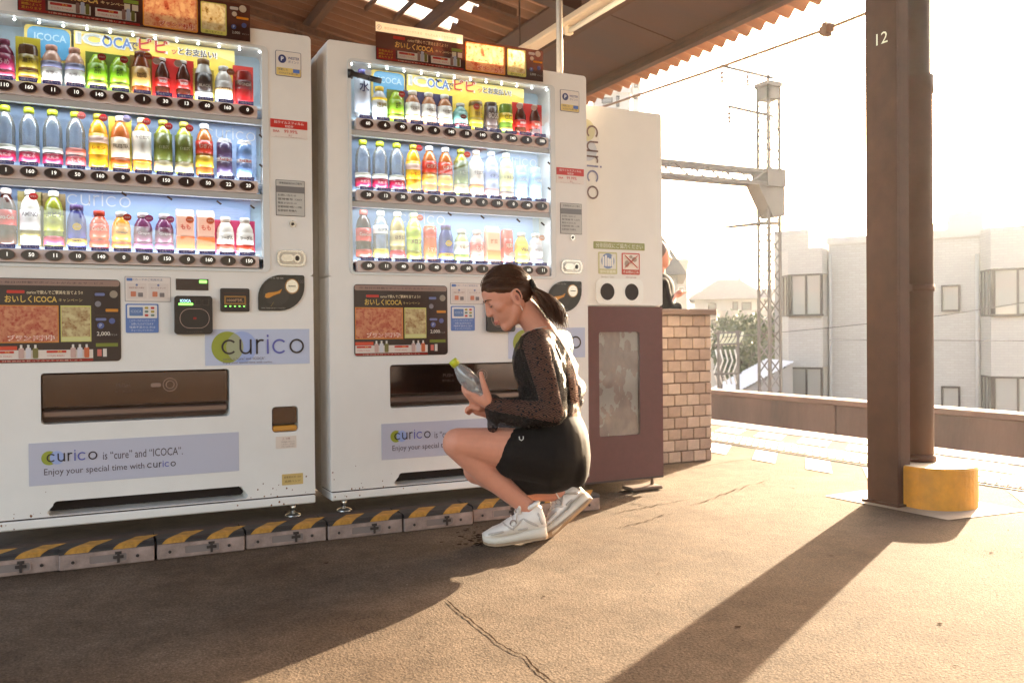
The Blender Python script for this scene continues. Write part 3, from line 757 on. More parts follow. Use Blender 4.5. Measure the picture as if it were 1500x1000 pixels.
    text(bp_, 'とお支払い!', .772, 1.811, .032, ink(242, 238, 226), T0, wid=.142, bold=.07); text(bp_, 'とお支払い!', .772, 1.811, .026, ink(56, 46, 60), T1, wid=.132, bold=.02)
    sq = plate(.205, .350, by0 + .05, by1, .012, Y0 + .001, Y0 + .004, ink(236, 210, 110), 'sign_card', M)
    plate(.214, .346, by0 + .058, by1 - .004, .024, Y0 - .001, Y0 + .0005, ink(92, 164, 208), 'blue_field', sq)
    text(sq, 'ICOCA', .285, 1.800, .026, ink(176, 212, 230), Y0 - .002, wid=.100, bold=.02)
    # printed words on the blue backdrops
    wm, W_ = wordmark(.034, 0, .11); wm.build('backdrop_wordmark', [ink(224, 228, 232)] * 2, M, (.80, .1235, zb[0] - .085))
    wm, W_ = wordmark(.038, 0, .11); wm.build('backdrop_wordmark', [ink(216, 222, 232)] * 2, M, (.33, .1235, zb[1] - .085))
    text(p3, 'つめた〜い', .705, zb[1] - .115, .030, ink(190, 204, 226), .1235, wid=.15, rot=rad(9), shear=.2)
    for k in range(4): sheet(.78, .92, zb[1] - .072 - .010 * k, zb[1] - .0705 - .010 * k, .1235, ink(150, 170, 208), 'printed_line', M)
    for cu, cz in ((.51, zb[1] - .055), (.66, zb[1] - .06), (.83, zb[1] - .066), (.95, zb[1] - .075), (.985, zb[0] - .09), (.985, zb[1] + .08), (.46, 1.80)):
        b = MB(); b.add([(cu - .010, .004, cz + .004), (cu + .006, .004, cz - .008), (cu + .010, .004, cz - .003), (cu - .006, .004, cz + .009)], [(0, 1, 2, 3)]); b.add([(cu - .010, .001, cz + .004), (cu + .006, .001, cz - .008), (cu + .010, .001, cz - .003), (cu - .006, .001, cz + .009)], [(0, 1, 2, 3)]); b.build('clip', pm('clip_brown', (.07, .04, .03), .5), M)

    # advertising board on top
    cut = [(.190, .566, 1.957, 1.980), (.580, .756, 1.856, 1.968), (.774, .856, 1.870, 1.966), (.280, .410, 1.862, 1.891), (.424, .554, 1.862, 1.891)]
    xs = sorted({.190, .944} | {c[0] for c in cut} | {c[1] for c in cut}); zs = sorted({1.846, 1.980} | {c[2] for c in cut} | {c[3] for c in cut}); b = MB()
    for xa, xb in zip(xs[:-1], xs[1:]):
        for za, zc_ in zip(zs[:-1], zs[1:]):
            if not any(c[0] <= (xa + xb) / 2 <= c[1] and c[2] <= (za + zc_) / 2 <= c[3] for c in cut): b.add([(xa, -.022, za), (xb, -.022, za), (xb, -.022, zc_), (xa, -.022, zc_)], [(0, 1, 2, 3)])
    bd = b.build('advert_board', tl_ink(64, 30, 18, .4), M, weld=True)
    sheet(.190, .566, 1.957, 1.994, -.0235, tl_ink(244, 228, 204), 'white_strip', bd)
    text(bd, 'Ⓟ', .204, 1.974, .020, tl_ink(90, 90, 110), -.0245); text(bd, '毎日の移動でポイントがたまる　かんたんおトクなサービス', .38, 1.974, .011, tl_ink(196, 160, 120), -.0245, wid=.31)
    text(bd, 'curicoで飲んでご褒美を当てよう!!', .41, 1.939, .015, tl_ink(244, 214, 160), -.0242, wid=.175, bold=.015, shear=.15)
    plate(.262, .312, 1.936, 1.948, .003, -.0245, -.0240, tl_ink(206, 52, 36), 'red_tag', bd)
    text(bd, 'おいしくICOCA', .352, 1.915, .026, tl_ink(250, 206, 110), -.0242, wid=.165, bold=.025, shear=.12)
    text(bd, 'キャンペーン', .487, 1.912, .011, tl_ink(246, 220, 160), -.0242, wid=.09, bold=.01)
    rp = sheet(.193, .272, 1.852, 1.892, -.0238, tl_ink(150, 26, 20), 'red_panel', bd)
    for k, s_ in enumerate(('対象商品が', '期間によって', '変わります')): text(rp, s_, .231, 1.883 - .012 * k, .009, tl_ink(240, 190, 60), -.0248, wid=.06)
    for u0, t1, t2 in ((.280, '第1弾', '7/1(水) 7/14(火)'), (.424, '第2弾', '7/15(水) 8/4(火)')):
        wp = sheet(u0, u0 + .13, 1.862, 1.891, -.0238, tl_ink(226, 214, 198), 'white_panel', bd)
        plate(u0 + .006, u0 + .072, 1.879, 1.888, .002, -.0252, -.0246, tl_ink(186, 40, 30), 'red_tag', wp); text(wp, t1, u0 + .05, 1.8835, .006, tl_ink(250, 200, 90), -.0256)
        text(wp, t2, u0 + .042, 1.870, .009, tl_ink(196, 60, 50), -.0248, wid=.066)
        for k, cc in enumerate(((150, 110, 96), (190, 190, 200), (120, 110, 50))): plate(u0 + .084 + k * .015, u0 + .096 + k * .015, 1.862, 1.898 + .004 * (k == 1), .004, -.0256, -.0246, tl_ink(*cc), 'printed_bottle', wp)
    sheet(.193, .566, 1.848, 1.856, -.0239, tl_ink(172, 40, 30), 'red_strip', bd); text(bd, '対象商品を買ってスマホで応募しよう', .40, 1.852, .005, tl_ink(240, 210, 180), -.0246, wid=.24)
    sheet(.514, .562, 1.922, 1.934, -.0239, tl_ink(150, 170, 60), 'green_tag', bd); sheet(.516, .535, 1.898, 1.919, -.0239, tl_ink(236, 220, 190), 'white_panel', bd); sheet(.541, .561, 1.898, 1.919, -.0239, tl_ink(236, 220, 190), 'white_panel', bd)
    MB().ringp(rr_pts(.576, .760, 1.852, 1.972, .006), rr_pts(.580, .756, 1.856, 1.968, .004), -.0236, -.0230).build('picture_frame', tl_ink(236, 160, 50), bd); mp = sheet(.580, .756, 1.856, 1.968, -.0242, MEAT, 'meat_picture', bd)
    text(mp, 'ブランド和牛', .690, 1.869, .020, tl_ink(250, 220, 190), -.0252, wid=.12, bold=.05); text(mp, 'ブランド和牛', .690, 1.869, .017, tl_ink(190, 50, 30), -.0258, wid=.114, bold=.015)
    MB().ringp(rr_pts(.770, .860, 1.856, 1.970, .005), rr_pts(.774, .856, 1.870, 1.966, .003), -.0236, -.0230).build('picture_frame', tl_ink(228, 220, 120), bd); sheet(.774, .856, 1.870, 1.966, -.0242, MEAL, 'meal_picture', bd)
    text(bd, '選べるグルメ', .815, 1.863, .008, tl_ink(80, 90, 30), -.0248, wid=.06)
    ci = MB(); ci.disc(.918, 1.963, .013, .013, -.0250, -.0236, 0, 16).disc(.888, 1.940, .009, .009, -.0250, -.0236, 0, 14); ci.build('printed_coin', tl_ink(220, 205, 180), bd)
    plate(.872, .902, 1.955, 1.966, .004, -.0250, -.0244, tl_ink(226, 218, 206), 'white_tag', bd); plate(.895, .938, 1.924, 1.932, .002, -.0250, -.0244, tl_ink(236, 160, 30), 'orange_tag', bd)
    ci = MB(); ci.disc(.885, 1.893, .009, .009, -.0250, -.0236, 0, 14).disc(.922, 1.903, .009, .009, -.0250, -.0236, 0, 14); ci.build('blue_disc', tl_ink(84, 96, 150), bd); text(bd, 'P', .885, 1.893, .009, tl_ink(220, 220, 230), -.0256, bold=.02)
    text(bd, '2,000', .893, 1.872, .011, tl_ink(214, 204, 190), -.0242, bold=.01); text(bd, 'ポイント', .927, 1.871, .006, tl_ink(200, 190, 180), -.0242)

    # stickers right of the display
    s_ = plate(1.040, 1.137, 1.737 + dz, 1.832 + dz, .006, -.002, 0, ink(96, 88, 110), 'sticker', M)
    plate(1.042, 1.135, 1.739 + dz, 1.830 + dz, .005, -.003, -.0018, ink(226, 216, 206), 'sticker_face', s_); plate(1.043, 1.134, 1.740 + dz, 1.768 + dz, .003, -.0042, -.0030, ink(224, 196, 116), 'yellow_band', s_)
    ci = MB(); ci.disc(1.065, 1.801 + dz, .015, .016, -.0045, -.003, 0, 20); ci.build('blue_disc', ink(52, 58, 108), s_); text(s_, 'P', 1.065, 1.801 + dz, .016, ink(230, 230, 235), -.005, bold=.03)
    text(s_, 'WESTER', 1.108, 1.807 + dz, .010, ink(70, 76, 130), -.0036, wid=.044, bold=.015); text(s_, 'ポイント', 1.108, 1.793 + dz, .010, ink(70, 76, 130), -.0036, wid=.042)
    text(s_, '移動した', 1.068, 1.761 + dz, .009, ink(90, 90, 110), -.0048, wid=.036); text(s_, 'ICOCAでお買い物', 1.088, 1.748 + dz, .008, ink(90, 90, 110), -.0048, wid=.07); plate(1.105, 1.130, 1.752 + dz, 1.766 + dz, .001, -.0056, -.0046, ink(88, 120, 190), 'printed_card', s_)
    rz = 1.42 if X0 > .5 else 1.508
    s_ = plate(1.018, 1.158, rz, rz + .068, .001, -.0015, 0, ink(228, 216, 208), 'sticker', M)
    plate(1.018, 1.158, rz + .036, rz + .068, .001, -.003, -.0016, ink(196, 44, 36), 'red_band', s_)
    text(s_, '抗ウイルスフィルム', 1.088, rz + .057, .011, ink(244, 230, 224), -.0036, wid=.112, bold=.01); text(s_, '対応中', 1.088, rz + .043, .010, ink(244, 230, 224), -.0036, bold=.01)
    text(s_, 'SIAA', 1.040, rz + .023, .009, ink(196, 60, 50), -.0022, bold=.02); text(s_, '99.99%', 1.095, rz + .024, .013, ink(196, 60, 50), -.0022, bold=.012); text(s_, '減少', 1.093, rz + .010, .007, ink(170, 70, 60), -.0022); text(s_, '※すべてのウイルスに効果はありません', 1.09, rz + .003, .004, ink(150, 120, 112), -.0022, wid=.11)
    iz = 1.265 if X0 > .5 else 1.28
    s_ = plate(1.036, 1.146, iz - .068, iz + .068, .002, -.002, 0, ink(86, 80, 78), 'info_plate', M); plate(1.038, 1.144, iz - .066, iz + .066, .001, -.003, -.0018, ink(190, 186, 180), 'plate_face', s_)
    plate(1.038, 1.144, iz + .02, iz + .044, .001, -.0038, -.0029, ink(120, 116, 116), 'grey_band', s_); text(s_, '苦情相談窓口のご案内', 1.091, iz + .056, .008, ink(60, 60, 66), -.0044, wid=.085)
    for k in range(5): text(s_, ('お問い合わせ', '管理番号 1203', '電話 0120-31-41', '営業時間 9時〜17時', '設置場所 駅構内')[k], 1.043, iz + .010 - .0145 * k, .0085, ink(60, 58, 60), -.0036, ax='L', wid=.09 if k % 2 else .07)
    b = MB(); b.disc(1.098, 1.182, .0125, .0125, -.004, 0, 0, 18).disc(1.098, 1.182, .006, .006, -.006, -.003, 1, 12); b.build('door_lock', [CHROME, DKBR], M)
    b = MB(); b.rrect(1.038, 1.146, 1.022, 1.082, .022, -.005, 0, 0, 6); b.rrect(1.046, 1.138, 1.029, 1.075, .018, -.007, -.004, 1, 6); cl = b.build('coin_return_lever', [CHROME, pm('brushed', (.5, .46, .42), .35, .8)], M)
    b = MB(); b.rrect(1.052, 1.100, 1.038, 1.066, .013, -.012, -.006, 0, 6); b.build('lever', CHROME, cl); b = MB(); b.disc(1.113, 1.052, .014, .017, -.0095, -.006, 0, 18).disc(1.113, 1.052, .008, .010, -.011, -.009, 1, 14); b.build('key_hole', [CHROME, DKBR], cl)
    # coin panel: rounded left top and right bottom
    pts = []
    L0, L1, B0, B1 = .966, 1.140, .852, .988
    for cx, cz, r, a0 in ((L1 - .008, B1 - .008, .008, 0), (L0 + .088, B1 - .088, .088, 90), (L0 + .008, B0 + .008, .008, 180), (L1 - .095, B0 + .095, .095, 270)):
        for k in range(9): a = rad(a0 + 90 * k / 8); pts.append((cx + r * math.cos(a), cz + r * math.sin(a)))
    b = MB(); b.prism(pts, -.006, .0); cp_ = b.build('coin_panel', pm('coin_panel', (.02, .013, .011), .22), M)
    b = MB(); b.disc(1.033, .920, .050, .050, -.0075, -.0055, 0, 30); b.build('coin_dish', pm('dish_dark', (.032, .022, .02), .2), cp_)
    b = MB(); b.prism([(.990, .904), (.996, .899), (1.006, .900), (1.020, .908), (1.034, .914), (1.046, .918), (1.054, .934), (1.040, .926), (1.024, .922), (1.004, .920), (.993, .915)], -.011, -.0076); b.build('coin_guide', pm('orange_paint', (.62, .25, .03), .35), cp_)
    b = MB(); b.disc(1.092, .945, .027, .029, -.0085, -.005, 0, 26).disc(1.092, .945, .023, .025, -.010, -.008, 1, 24).box(1.078, 1.106, -.0112, -.0098, .9435, .9465, 2); b.build('coin_slot', [pm('bronze', (.30, .17, .08), .3, .8), CHROME, BLACKP], cp_)
    text(cp_, '10 50 100 500', 1.035, .975, .006, ink(170, 160, 150), -.0066, wid=.05); text(cp_, '旧硬貨と新硬貨は使えないことがあります', 1.022, .862, .005, ink(160, 150, 140), -.0066, wid=.09); text(cp_, '100', 1.127, .964, .014, ink(90, 80, 78), -.0066, wid=.02)
    b = MB(); b.bar((1.012, -.0066, .868), (1.022, -.0066, .884), .002, .0006); b.build('printed_mark', ink(220, 180, 90), cp_)
    # usage card, accepted-cards sticker
    s_ = plate(.508, .660, .882, .971, .003, -.0015, 0, ink(150, 140, 140), 'usage_card', M); plate(.510, .658, .884, .969, .002, -.0024, -.0014, ink(224, 212, 204), 'card_face', s_)
    text(s_, 'ICカードのご利用方法', .582, .960, .008, ink(90, 100, 140), -.003, wid=.10)
    plate(.514, .533, .955, .965, .002, -.0034, -.0023, ink(90, 120, 180), 'blue_tag', s_); plate(.516, .579, .893, .947, .001, -.0034, -.0023, ink(216, 202, 194), 'step_box', s_); plate(.585, .652, .893, .947, .001, -.0034, -.0023, ink(216, 202, 194), 'step_box', s_)
    for u_, t_ in ((.547, '商品を選んで押す'), (.618, 'カードをタッチ')):
        text(s_, t_, u_, .931, .006, ink(150, 90, 80), -.004, wid=.05); ci = MB(); ci.disc(u_, .941, .004, .004, -.0042, -.0034, 0, 10).rrect(u_ - .02, u_ - .003, .9, .918, .002, -.0042, -.0034, 1).rrect(u_ + .004, u_ + .02, .899, .914, .002, -.0042, -.0034, 2); ci.build('printed_step', [ink(110, 120, 160), ink(200, 120, 90), ink(120, 110, 110)], s_)
    s_ = plate(.510, .618, .772, .875, .005, -.002, 0, ink(96, 122, 180), 'card_sticker', M); plate(.515, .613, .824, .870, .003, -.003, -.0018, ink(226, 220, 216), 'sticker_face', s_)
    plate(.522, .566, .832, .863, .002, -.0042, -.0029, ink(96, 122, 170), 'printed_card', s_); text(s_, 'ICOCA', .544, .848, .009, ink(190, 200, 220), -.0048, wid=.034)
    ci = MB()
    for k, (uu, zz) in enumerate(((.578, .860), (.598, .860), (.578, .847), (.598, .847), (.578, .834), (.598, .834))): ci.rrect(uu - .006, uu + .006, zz - .004, zz + .004, .003, -.0042, -.0029, k % 3)
    ci.build('printed_logo', [ink(170, 150, 60), ink(190, 60, 56), ink(110, 130, 120)], s_)
    for k, t_ in enumerate(('このマークのついたカードで', 'お買いものができます', '残高不足のときは', 'チャージしてください')): text(s_, t_, .564, .815 - .0115 * k, .008, ink(214, 220, 232), -.0026, wid=.085 - .012 * (k % 2))
    # led window and ic reader, bill slot
    s_ = plate(.677, .789, .925, .966, .001, -.0025, 0, pm('led_window', (.045, .022, .018), .25), 'led_display', M); b = MB(); b.rrect(.757, .784, .951, .962, .002, -.0035, -.0024); b.build('led_sign', GREEN, s_)
    s_ = plate(.670, .800, .766, .904, .012, -.020, 0, pm('reader_black', (.022, .014, .012), .32), 'card_reader', M, 6)
    text(s_, 'ICOCA', .707, .886, .010, BLUELED, -.0212, wid=.036, bold=.02); plate(.683, .733, .870, .878, .003, -.0215, -.0200, GREEN, 'led_bar', s_)
    for uu in (.739, .766): 
        b = MB(); b.ringp(rr_pts(uu, uu + .022, .870, .892, .002, 2), rr_pts(uu + .0012, uu + .0208, .8712, .8908, .0016, 2), -.0208, -.0198); b.build('key_outline', ink(84, 66, 60), s_)
    o_ = rr_pts(.687, .789, .787, .858, .034, 8); i_ = rr_pts(.6888, .7872, .7888, .8562, .0322, 8); b = MB(); b.ringp(o_, i_, -.0208, -.0198); b.build('touch_ring', ink(170, 140, 128), s_)
    b = MB(); b.rrect(.733, .744, .819, .827, .002, -.0208, -.0198); b.build('red_mark', ink(150, 24, 24), s_); text(s_, 'タッチしてください', .737, .774, .004, ink(120, 100, 92), -.0206, wid=.055)
    s_ = plate(.830, .934, .848, .934, .006, -.008, 0, DKBR, 'bill_acceptor', M); b = MB(); b.ringp(rr_pts(.843, .921, .874, .906, .002, 2), rr_pts(.849, .915, .880, .900, .002, 2), -.0105, -.0078); b.build('slot_surround', pm('bill_amber', (.30, .14, .03), .35), s_)
    text(s_, '1000円札', .882, .890, .012, ink(206, 160, 120), -.0086, wid=.058); 
    for k in range(5): plate(.845 + k * .0165, .851 + k * .0165, .866, .870, .001, -.0088, -.0078, GREEN, 'led_arrow', s_)
    sheet(.84, .925, .914, .918, -.0084, ink(70, 40, 32), 'slot_line', s_)
    # brand panel with discs and wordmark
    s_ = plate(.775, 1.158, .650, .783, .001, -.0014, 0, ink(186, 192, 214), 'brand_panel', M)
    b = MB(); b.disc(.854, .717, .057, .058, -.0021, -.0012, 0, 40); b.build('green_disc', ink(150, 156, 52), s_); b = MB(); b.disc(.905, .717, .055, .058, -.0027, -.0022, 0, 40); b.build('blue_disc', ink(156, 170, 214), s_)
    pts = [(.854 + .057 * math.cos(a), .717 + .058 * math.sin(a)) for a in [rad(-62 + 124 * k / 12) for k in range(13)]] + [(.905 + .055 * math.cos(a), .717 + .058 * math.sin(a)) for a in [rad(180 - 62 + 124 * k / 12) for k in range(13)]]
    b = MB(); b.prism(pts, -.0033, -.0028); b.build('disc_overlap', ink(158, 160, 128), s_)
    wm, W_ = wordmark(.0555, 0, .125); wm.build('wordmark', [ink(44, 30, 34), ink(92, 92, 168)], s_, (.832, -.0038, .690))
    text(s_, 'curico is “cure” and “ICOCA”.', .915, .674, .010, ink(110, 96, 104), -.0038, wid=.155); text(s_, 'Enjoy your special time with curico.', .927, .659, .010, ink(110, 96, 104), -.0038, wid=.18)
    # campaign poster behind its silver-edged plate
    s_ = plate(.097, .494, .674, .958, .014, -.0025, 0, pm('poster_brown', (.038, .018, .013), .3), 'campaign_poster', M, 5)
    plate(.100, .491, .934, .955, .008, -.0034, -.0024, ink(150, 120, 108), 'poster_header', s_); text(s_, 'Ⓟ 毎日の移動でポイントがたまるサービス', .28, .944, .008, ink(84, 62, 58), -.004, wid=.32)
    text(s_, 'curicoで飲んでご褒美を当てよう!!', .29, .911, .013, ink(226, 206, 170), -.0032, wid=.17, bold=.012); plate(.147, .199, .907, .917, .002, -.0036, -.0024, ink(196, 50, 36), 'red_tag', s_)
    text(s_, 'おいしくICOCA', .218, .888, .025, ink(214, 176, 80), -.0032, wid=.155, bold=.02); text(s_, 'キャンペーン', .337, .885, .011, ink(206, 180, 120), -.0032, wid=.072)
    sheet(.101, .300, .741, .867, -.0030, ink(214, 134, 40), 'picture_frame', s_); sheet(.103, .297, .744, .864, -.0036, food('meat_poster', C(110, 26, 18), C(168, 62, 44), C(206, 140, 100), tl=0), 'meat_picture', s_)
    text(s_, 'ブランド和牛', .218, .757, .020, ink(244, 224, 206), -.0044, wid=.14, bold=.06); text(s_, 'ブランド和牛', .218, .757, .017, ink(196, 70, 50), -.0050, wid=.132, bold=.01)
    sheet(.306, .400, .743, .867, -.0030, ink(206, 200, 110), 'picture_frame', s_); sheet(.309, .397, .760, .862, -.0036, food('meal_poster', C(80, 44, 26), C(150, 110, 66), C(206, 190, 140), tl=0), 'meal_picture', s_); sheet(.309, .397, .746, .759, -.0036, ink(206, 202, 140), 'caption_band', s_)
    sheet(.101, .405, .676, .684, -.0030, ink(150, 36, 26), 'red_strip', s_); text(s_, '対象商品を買ってスマホで応募しよう', .25, .680, .005, ink(226, 190, 170), -.0036, wid=.24)
    wp = sheet(.101, .405, .686, .716, -.0030, ink(224, 208, 196), 'white_panel', s_); sheet(.101, .175, .717, .730, -.0030, ink(206, 70, 40), 'red_tag', s_)
    for u0, t1, t2 in ((.106, '第1弾', '7/1(水) 7/14(火)'), (.262, '第2弾', '7/15(水) 8/4(火)')):
        plate(u0, u0 + .060, .706, .714, .002, -.0046, -.0036, ink(196, 60, 40), 'red_tag', wp); text(wp, t1, u0 + .04, .710, .005, ink(250, 210, 110), -.005); text(wp, t2, u0 + .028, .696, .008, ink(196, 70, 60), -.0036, wid=.052)
        for k, cc in enumerate(((196, 160, 150), (206, 200, 204), (120, 110, 60) if u0 < .2 else (196, 100, 60))):
            b = MB(); uu = u0 + .081 + .021 * k; b.rrect(uu - .008, uu + .008, .688, .724, .004, -.0046, -.0036).rrect(uu - .0035, uu + .0035, .722, .734, .001, -.0050, -.0040, 1); b.build('printed_bottle', [ink(*cc), ink(220, 210, 200)], wp)
    bx = plate(.410, .487, .836, .918, .002, -.0036, -.0024, ink(48, 28, 24), 'side_box', s_); ci = MB(); ci.disc(.472, .907, .013, .013, -.0046, -.0034, 0, 16).disc(.422, .873, .010, .010, -.0046, -.0034, 1, 14); ci.build('printed_coin', [ink(150, 136, 120), ink(130, 124, 130)], bx); plate(.446, .486, .846, .856, .002, -.0046, -.0034, ink(206, 130, 30), 'orange_tag', bx); plate(.412, .444, .901, .911, .004, -.0046, -.0034, ink(110, 116, 160), 'blue_tag', bx)
    bx = plate(.410, .487, .748, .830, .002, -.0036, -.0024, ink(48, 28, 24), 'side_box', s_); ci = MB(); ci.disc(.430, .798, .011, .011, -.0046, -.0034, 0, 16).disc(.466, .814, .010, .010, -.0046, -.0034, 0, 14); ci.build('blue_disc', ink(86, 96, 150), bx); text(bx, 'P', .430, .798, .011, ink(214, 214, 224), -.005); text(bx, '2,000', .438, .769, .016, ink(220, 210, 196), -.0044, bold=.01); text(bx, 'ポイント', .470, .766, .006, ink(200, 190, 180), -.0044); plate(.414, .448, .815, .824, .004, -.0046, -.0034, ink(110, 116, 160), 'blue_tag', bx)
    sheet(.414, .484, .725, .737, -.0032, ink(120, 126, 40), 'green_tag', s_); sheet(.418, .432, .692, .716, -.0032, ink(206, 110, 96), 'pink_tag', s_); sheet(.436, .448, .690, .718, -.0032, ink(216, 206, 196), 'white_tag', s_)
    # delivery slot
    b = MB(); b.box(.235, .868, .09, .095, .455, .645); b.build('slot_back', pm('slot_dark', (.16, .085, .06), .5), M)
    b = MB(); b.box(.247, .856, .012, .017, .518, .632, b=.002); fl = b.build('delivery_flap', PANE, M)
    b = MB(); b.box(.247, .856, .02, .085, .482, .508, b=.006); b.build('slot_bar', pm('slot_metal', (.22, .15, .12), .35, .6), M)
    b = MB(); b.ringp([(.655 + .025 * math.cos(a * math.pi / 12), .585 + .025 * math.sin(a * math.pi / 12)) for a in range(24)], [(.655 + .022 * math.cos(a * math.pi / 12), .585 + .022 * math.sin(a * math.pi / 12)) for a in range(24)], .0105, .0115)
    b.ringp([(.655 + .015 * math.cos(a * math.pi / 12), .585 + .015 * math.sin(a * math.pi / 12)) for a in range(24)], [(.655 + .012 * math.cos(a * math.pi / 12), .585 + .012 * math.sin(a * math.pi / 12)) for a in range(24)], .0105, .0115); b.rrect(.59, .625, .578, .592, .006, .0105, .0115); b.build('printed_sign', ink(140, 112, 98), fl)
    text(fl, 'PUSH', .50, .588, .014, ink(100, 76, 66), .0108); text(fl, '取り出し口', .50, .566, .010, ink(100, 76, 66), .0108)
    # slogan panel
    s_ = plate(.205, .891, .258, .402, .001, -.0014, 0, ink(188, 186, 200), 'slogan_panel', M)
    b = MB(); b.disc(.266, .349, .024, .024, -.0021, -.0012, 0, 26); b.build('green_disc', ink(150, 156, 52), s_); b = MB(); b.disc(.290, .349, .022, .023, -.0027, -.0022, 0, 26); b.build('blue_disc', ink(156, 170, 214), s_)
    wm, W_ = wordmark(.0285, 0, .15); wm.build('wordmark', [ink(50, 36, 42), ink(92, 92, 168)], s_, (.258, -.0034, .335))
    text(s_, 'is “cure” and “ICOCA”.', .432, .346, .028, ink(82, 66, 72), -.002, ax='L', wid=.262); text(s_, 'Enjoy your special time with', .250, .299, .028, ink(82, 66, 72), -.002, ax='L', wid=.315)
    wm, W_ = wordmark(.0175, 0, .17); wm.build('wordmark', [ink(50, 36, 42), ink(92, 92, 168)], s_, (.574, -.002, .292))
    b = MB()
    for k in range(46):
        u_ = RND.choice((RND.uniform(0, MW), RND.gauss(.13, .08), RND.gauss(1.05, .06))); z_ = .15 + abs(RND.gauss(0, .035)) if k % 5 else RND.uniform(.118, .140); r_ = RND.uniform(.0008, .0032)
        if not (.004 < u_ < MW - .004) or (.27 < u_ < .91 and .148 < z_ < .204): continue
        b.add([(u_ + r_ * RND.uniform(.5, 1.4) * math.cos(a * 1.05), -.0008 if z_ > .149 else -.0048, z_ + r_ * RND.uniform(.6, 2.0) * math.sin(a * 1.05)) for a in range(6)], [list(range(6))])
    tag(b.build('rust_spots', pm('rust', (.24, .10, .045), .9), M), kind='stuff')
    # coin cup, small labels
    b = MB(); b.box(1.008, 1.118, .055, .06, .385, .495); b.build('cup_back', pm('cup_dark', (.10, .05, .03), .4), M)
    b = MB(); b.rrect(1.018, 1.107, .425, .484, .006, .006, .010); b.build('cup_flap', PANE, M); b = MB(); b.box(1.016, 1.109, .002, .04, .395, .416, b=.005); b.build('cup_lip', pm('cup_orange', (.60, .27, .04), .35), M)
    s_ = plate(1.026, 1.104, .330, .376, .002, -.0012, 0, ink(222, 206, 192), 'caution_label', M); text(s_, '⚠ 注意', 1.065, .367, .009, ink(150, 80, 60), -.0018)
    for k, t_ in enumerate(('手や指を入れないで', 'ください。けがを', 'することがあります')): text(s_, t_, 1.072, .355 - .009 * k, .006, ink(140, 110, 100), -.0018, wid=.05)
    s_ = plate(1.048, 1.128, .190, .232, .002, -.0012, 0, ink(206, 176, 110), 'age_label', M); text(s_, '設置届出済 1203', 1.088, .220, .008, ink(120, 90, 50), -.0018, wid=.065); text(s_, '高槻ベンド', 1.088, .204, .009, ink(120, 90, 50), -.0018, wid=.06)
    return M, zb

LAMP = .32
PR1 = (('110', '160', '11', '10', '140', '0', '1', '30', '13', '60', '160', '0'), ('1', '160', '19', '50', '160', '0', '1', '150', '1', '50', '22', '20'), ('1', '50', '11', '10', '140', '0', '50', '150', '0', '160', '1', '150'))
PR2 = (('60', '6', '40', '140', '0', '140', '10', '140', '0', '140', '0', '100'), ('30', '13', '30', '60', '0', '50', '60', '0', '10', '0', '40', '1'), ('60', '11', '40', '11', '40', '60', '60', '1', '0', '50', '60', '11'))
M1X, M2X = -.318, .920
M1, ZB1 = machine(M1X, 'white drink vending machine partly cut off by the edge of the photo', PR1, .004, -.0075)
M2, ZB2 = machine(M2X, 'white drink vending machine behind the crouching woman', PR2)
# black rod in the right machine's window
b = MB(); b.tube([(.085, .006, 1.782), (.10, .0, 1.782), (.105, -.006, 1.781), (.168, -.008, 1.772)], [.021, .019, .0105, .010], 12); b.tube([(.165, -.008, 1.7725), (.215, -.009, 1.766)], .0115, 12); b.build('black_rod', BLACKP, M2)

# ------------------------------------------------------------------ display drinks
DM = {}
def dmesh(key, fn):
    if key not in DM: DM[key] = fn()
    return DM[key]
def prof(kind):
    if kind == 'pet': return [(.024, 0), (.0275, .006), (.0275, .042), (.0262, .047), (.0275, .052), (.0275, .110), (.0265, .128), (.0215, .150), (.0135, .165), (.0115, .172)]
    if kind == 'small': return [(.024, 0), (.0275, .005), (.0275, .025), (.0262, .03), (.0275, .035), (.0275, .072), (.0255, .088), (.018, .104), (.0138, .111), (.0125, .115)]
    if kind == 'bcan': return [(.025, 0), (.0275, .004), (.0275, .085), (.0255, .1), (.0185, .122), (.0175, .128)]
    if kind == 'can': return [(.0225, 0), (.0265, .007), (.0265, .108), (.0235, .116), (.0238, .119), (.022, .119), (.021, .116)]
    if kind == 'slim': return [(.021, 0), (.0245, .006), (.0245, .128), (.0215, .136), (.022, .139), (.02, .139), (.019, .136)]
    if kind == 'glass': return [(.019, 0), (.0225, .006), (.0225, .035), (.0205, .045), (.0225, .06), (.0215, .08), (.012, .108), (.0095, .125)]
CAPS = {'pet': (.0146, .170, .190), 'small': (.0165, .112, .130), 'bcan': (.0195, .127, .146), 'glass': (.0115, .123, .134)}
HT = {'pet': .207, 'small': .16, 'bcan': .146, 'can': .119, 'slim': .139, 'glass': .134, 'carton': .152}
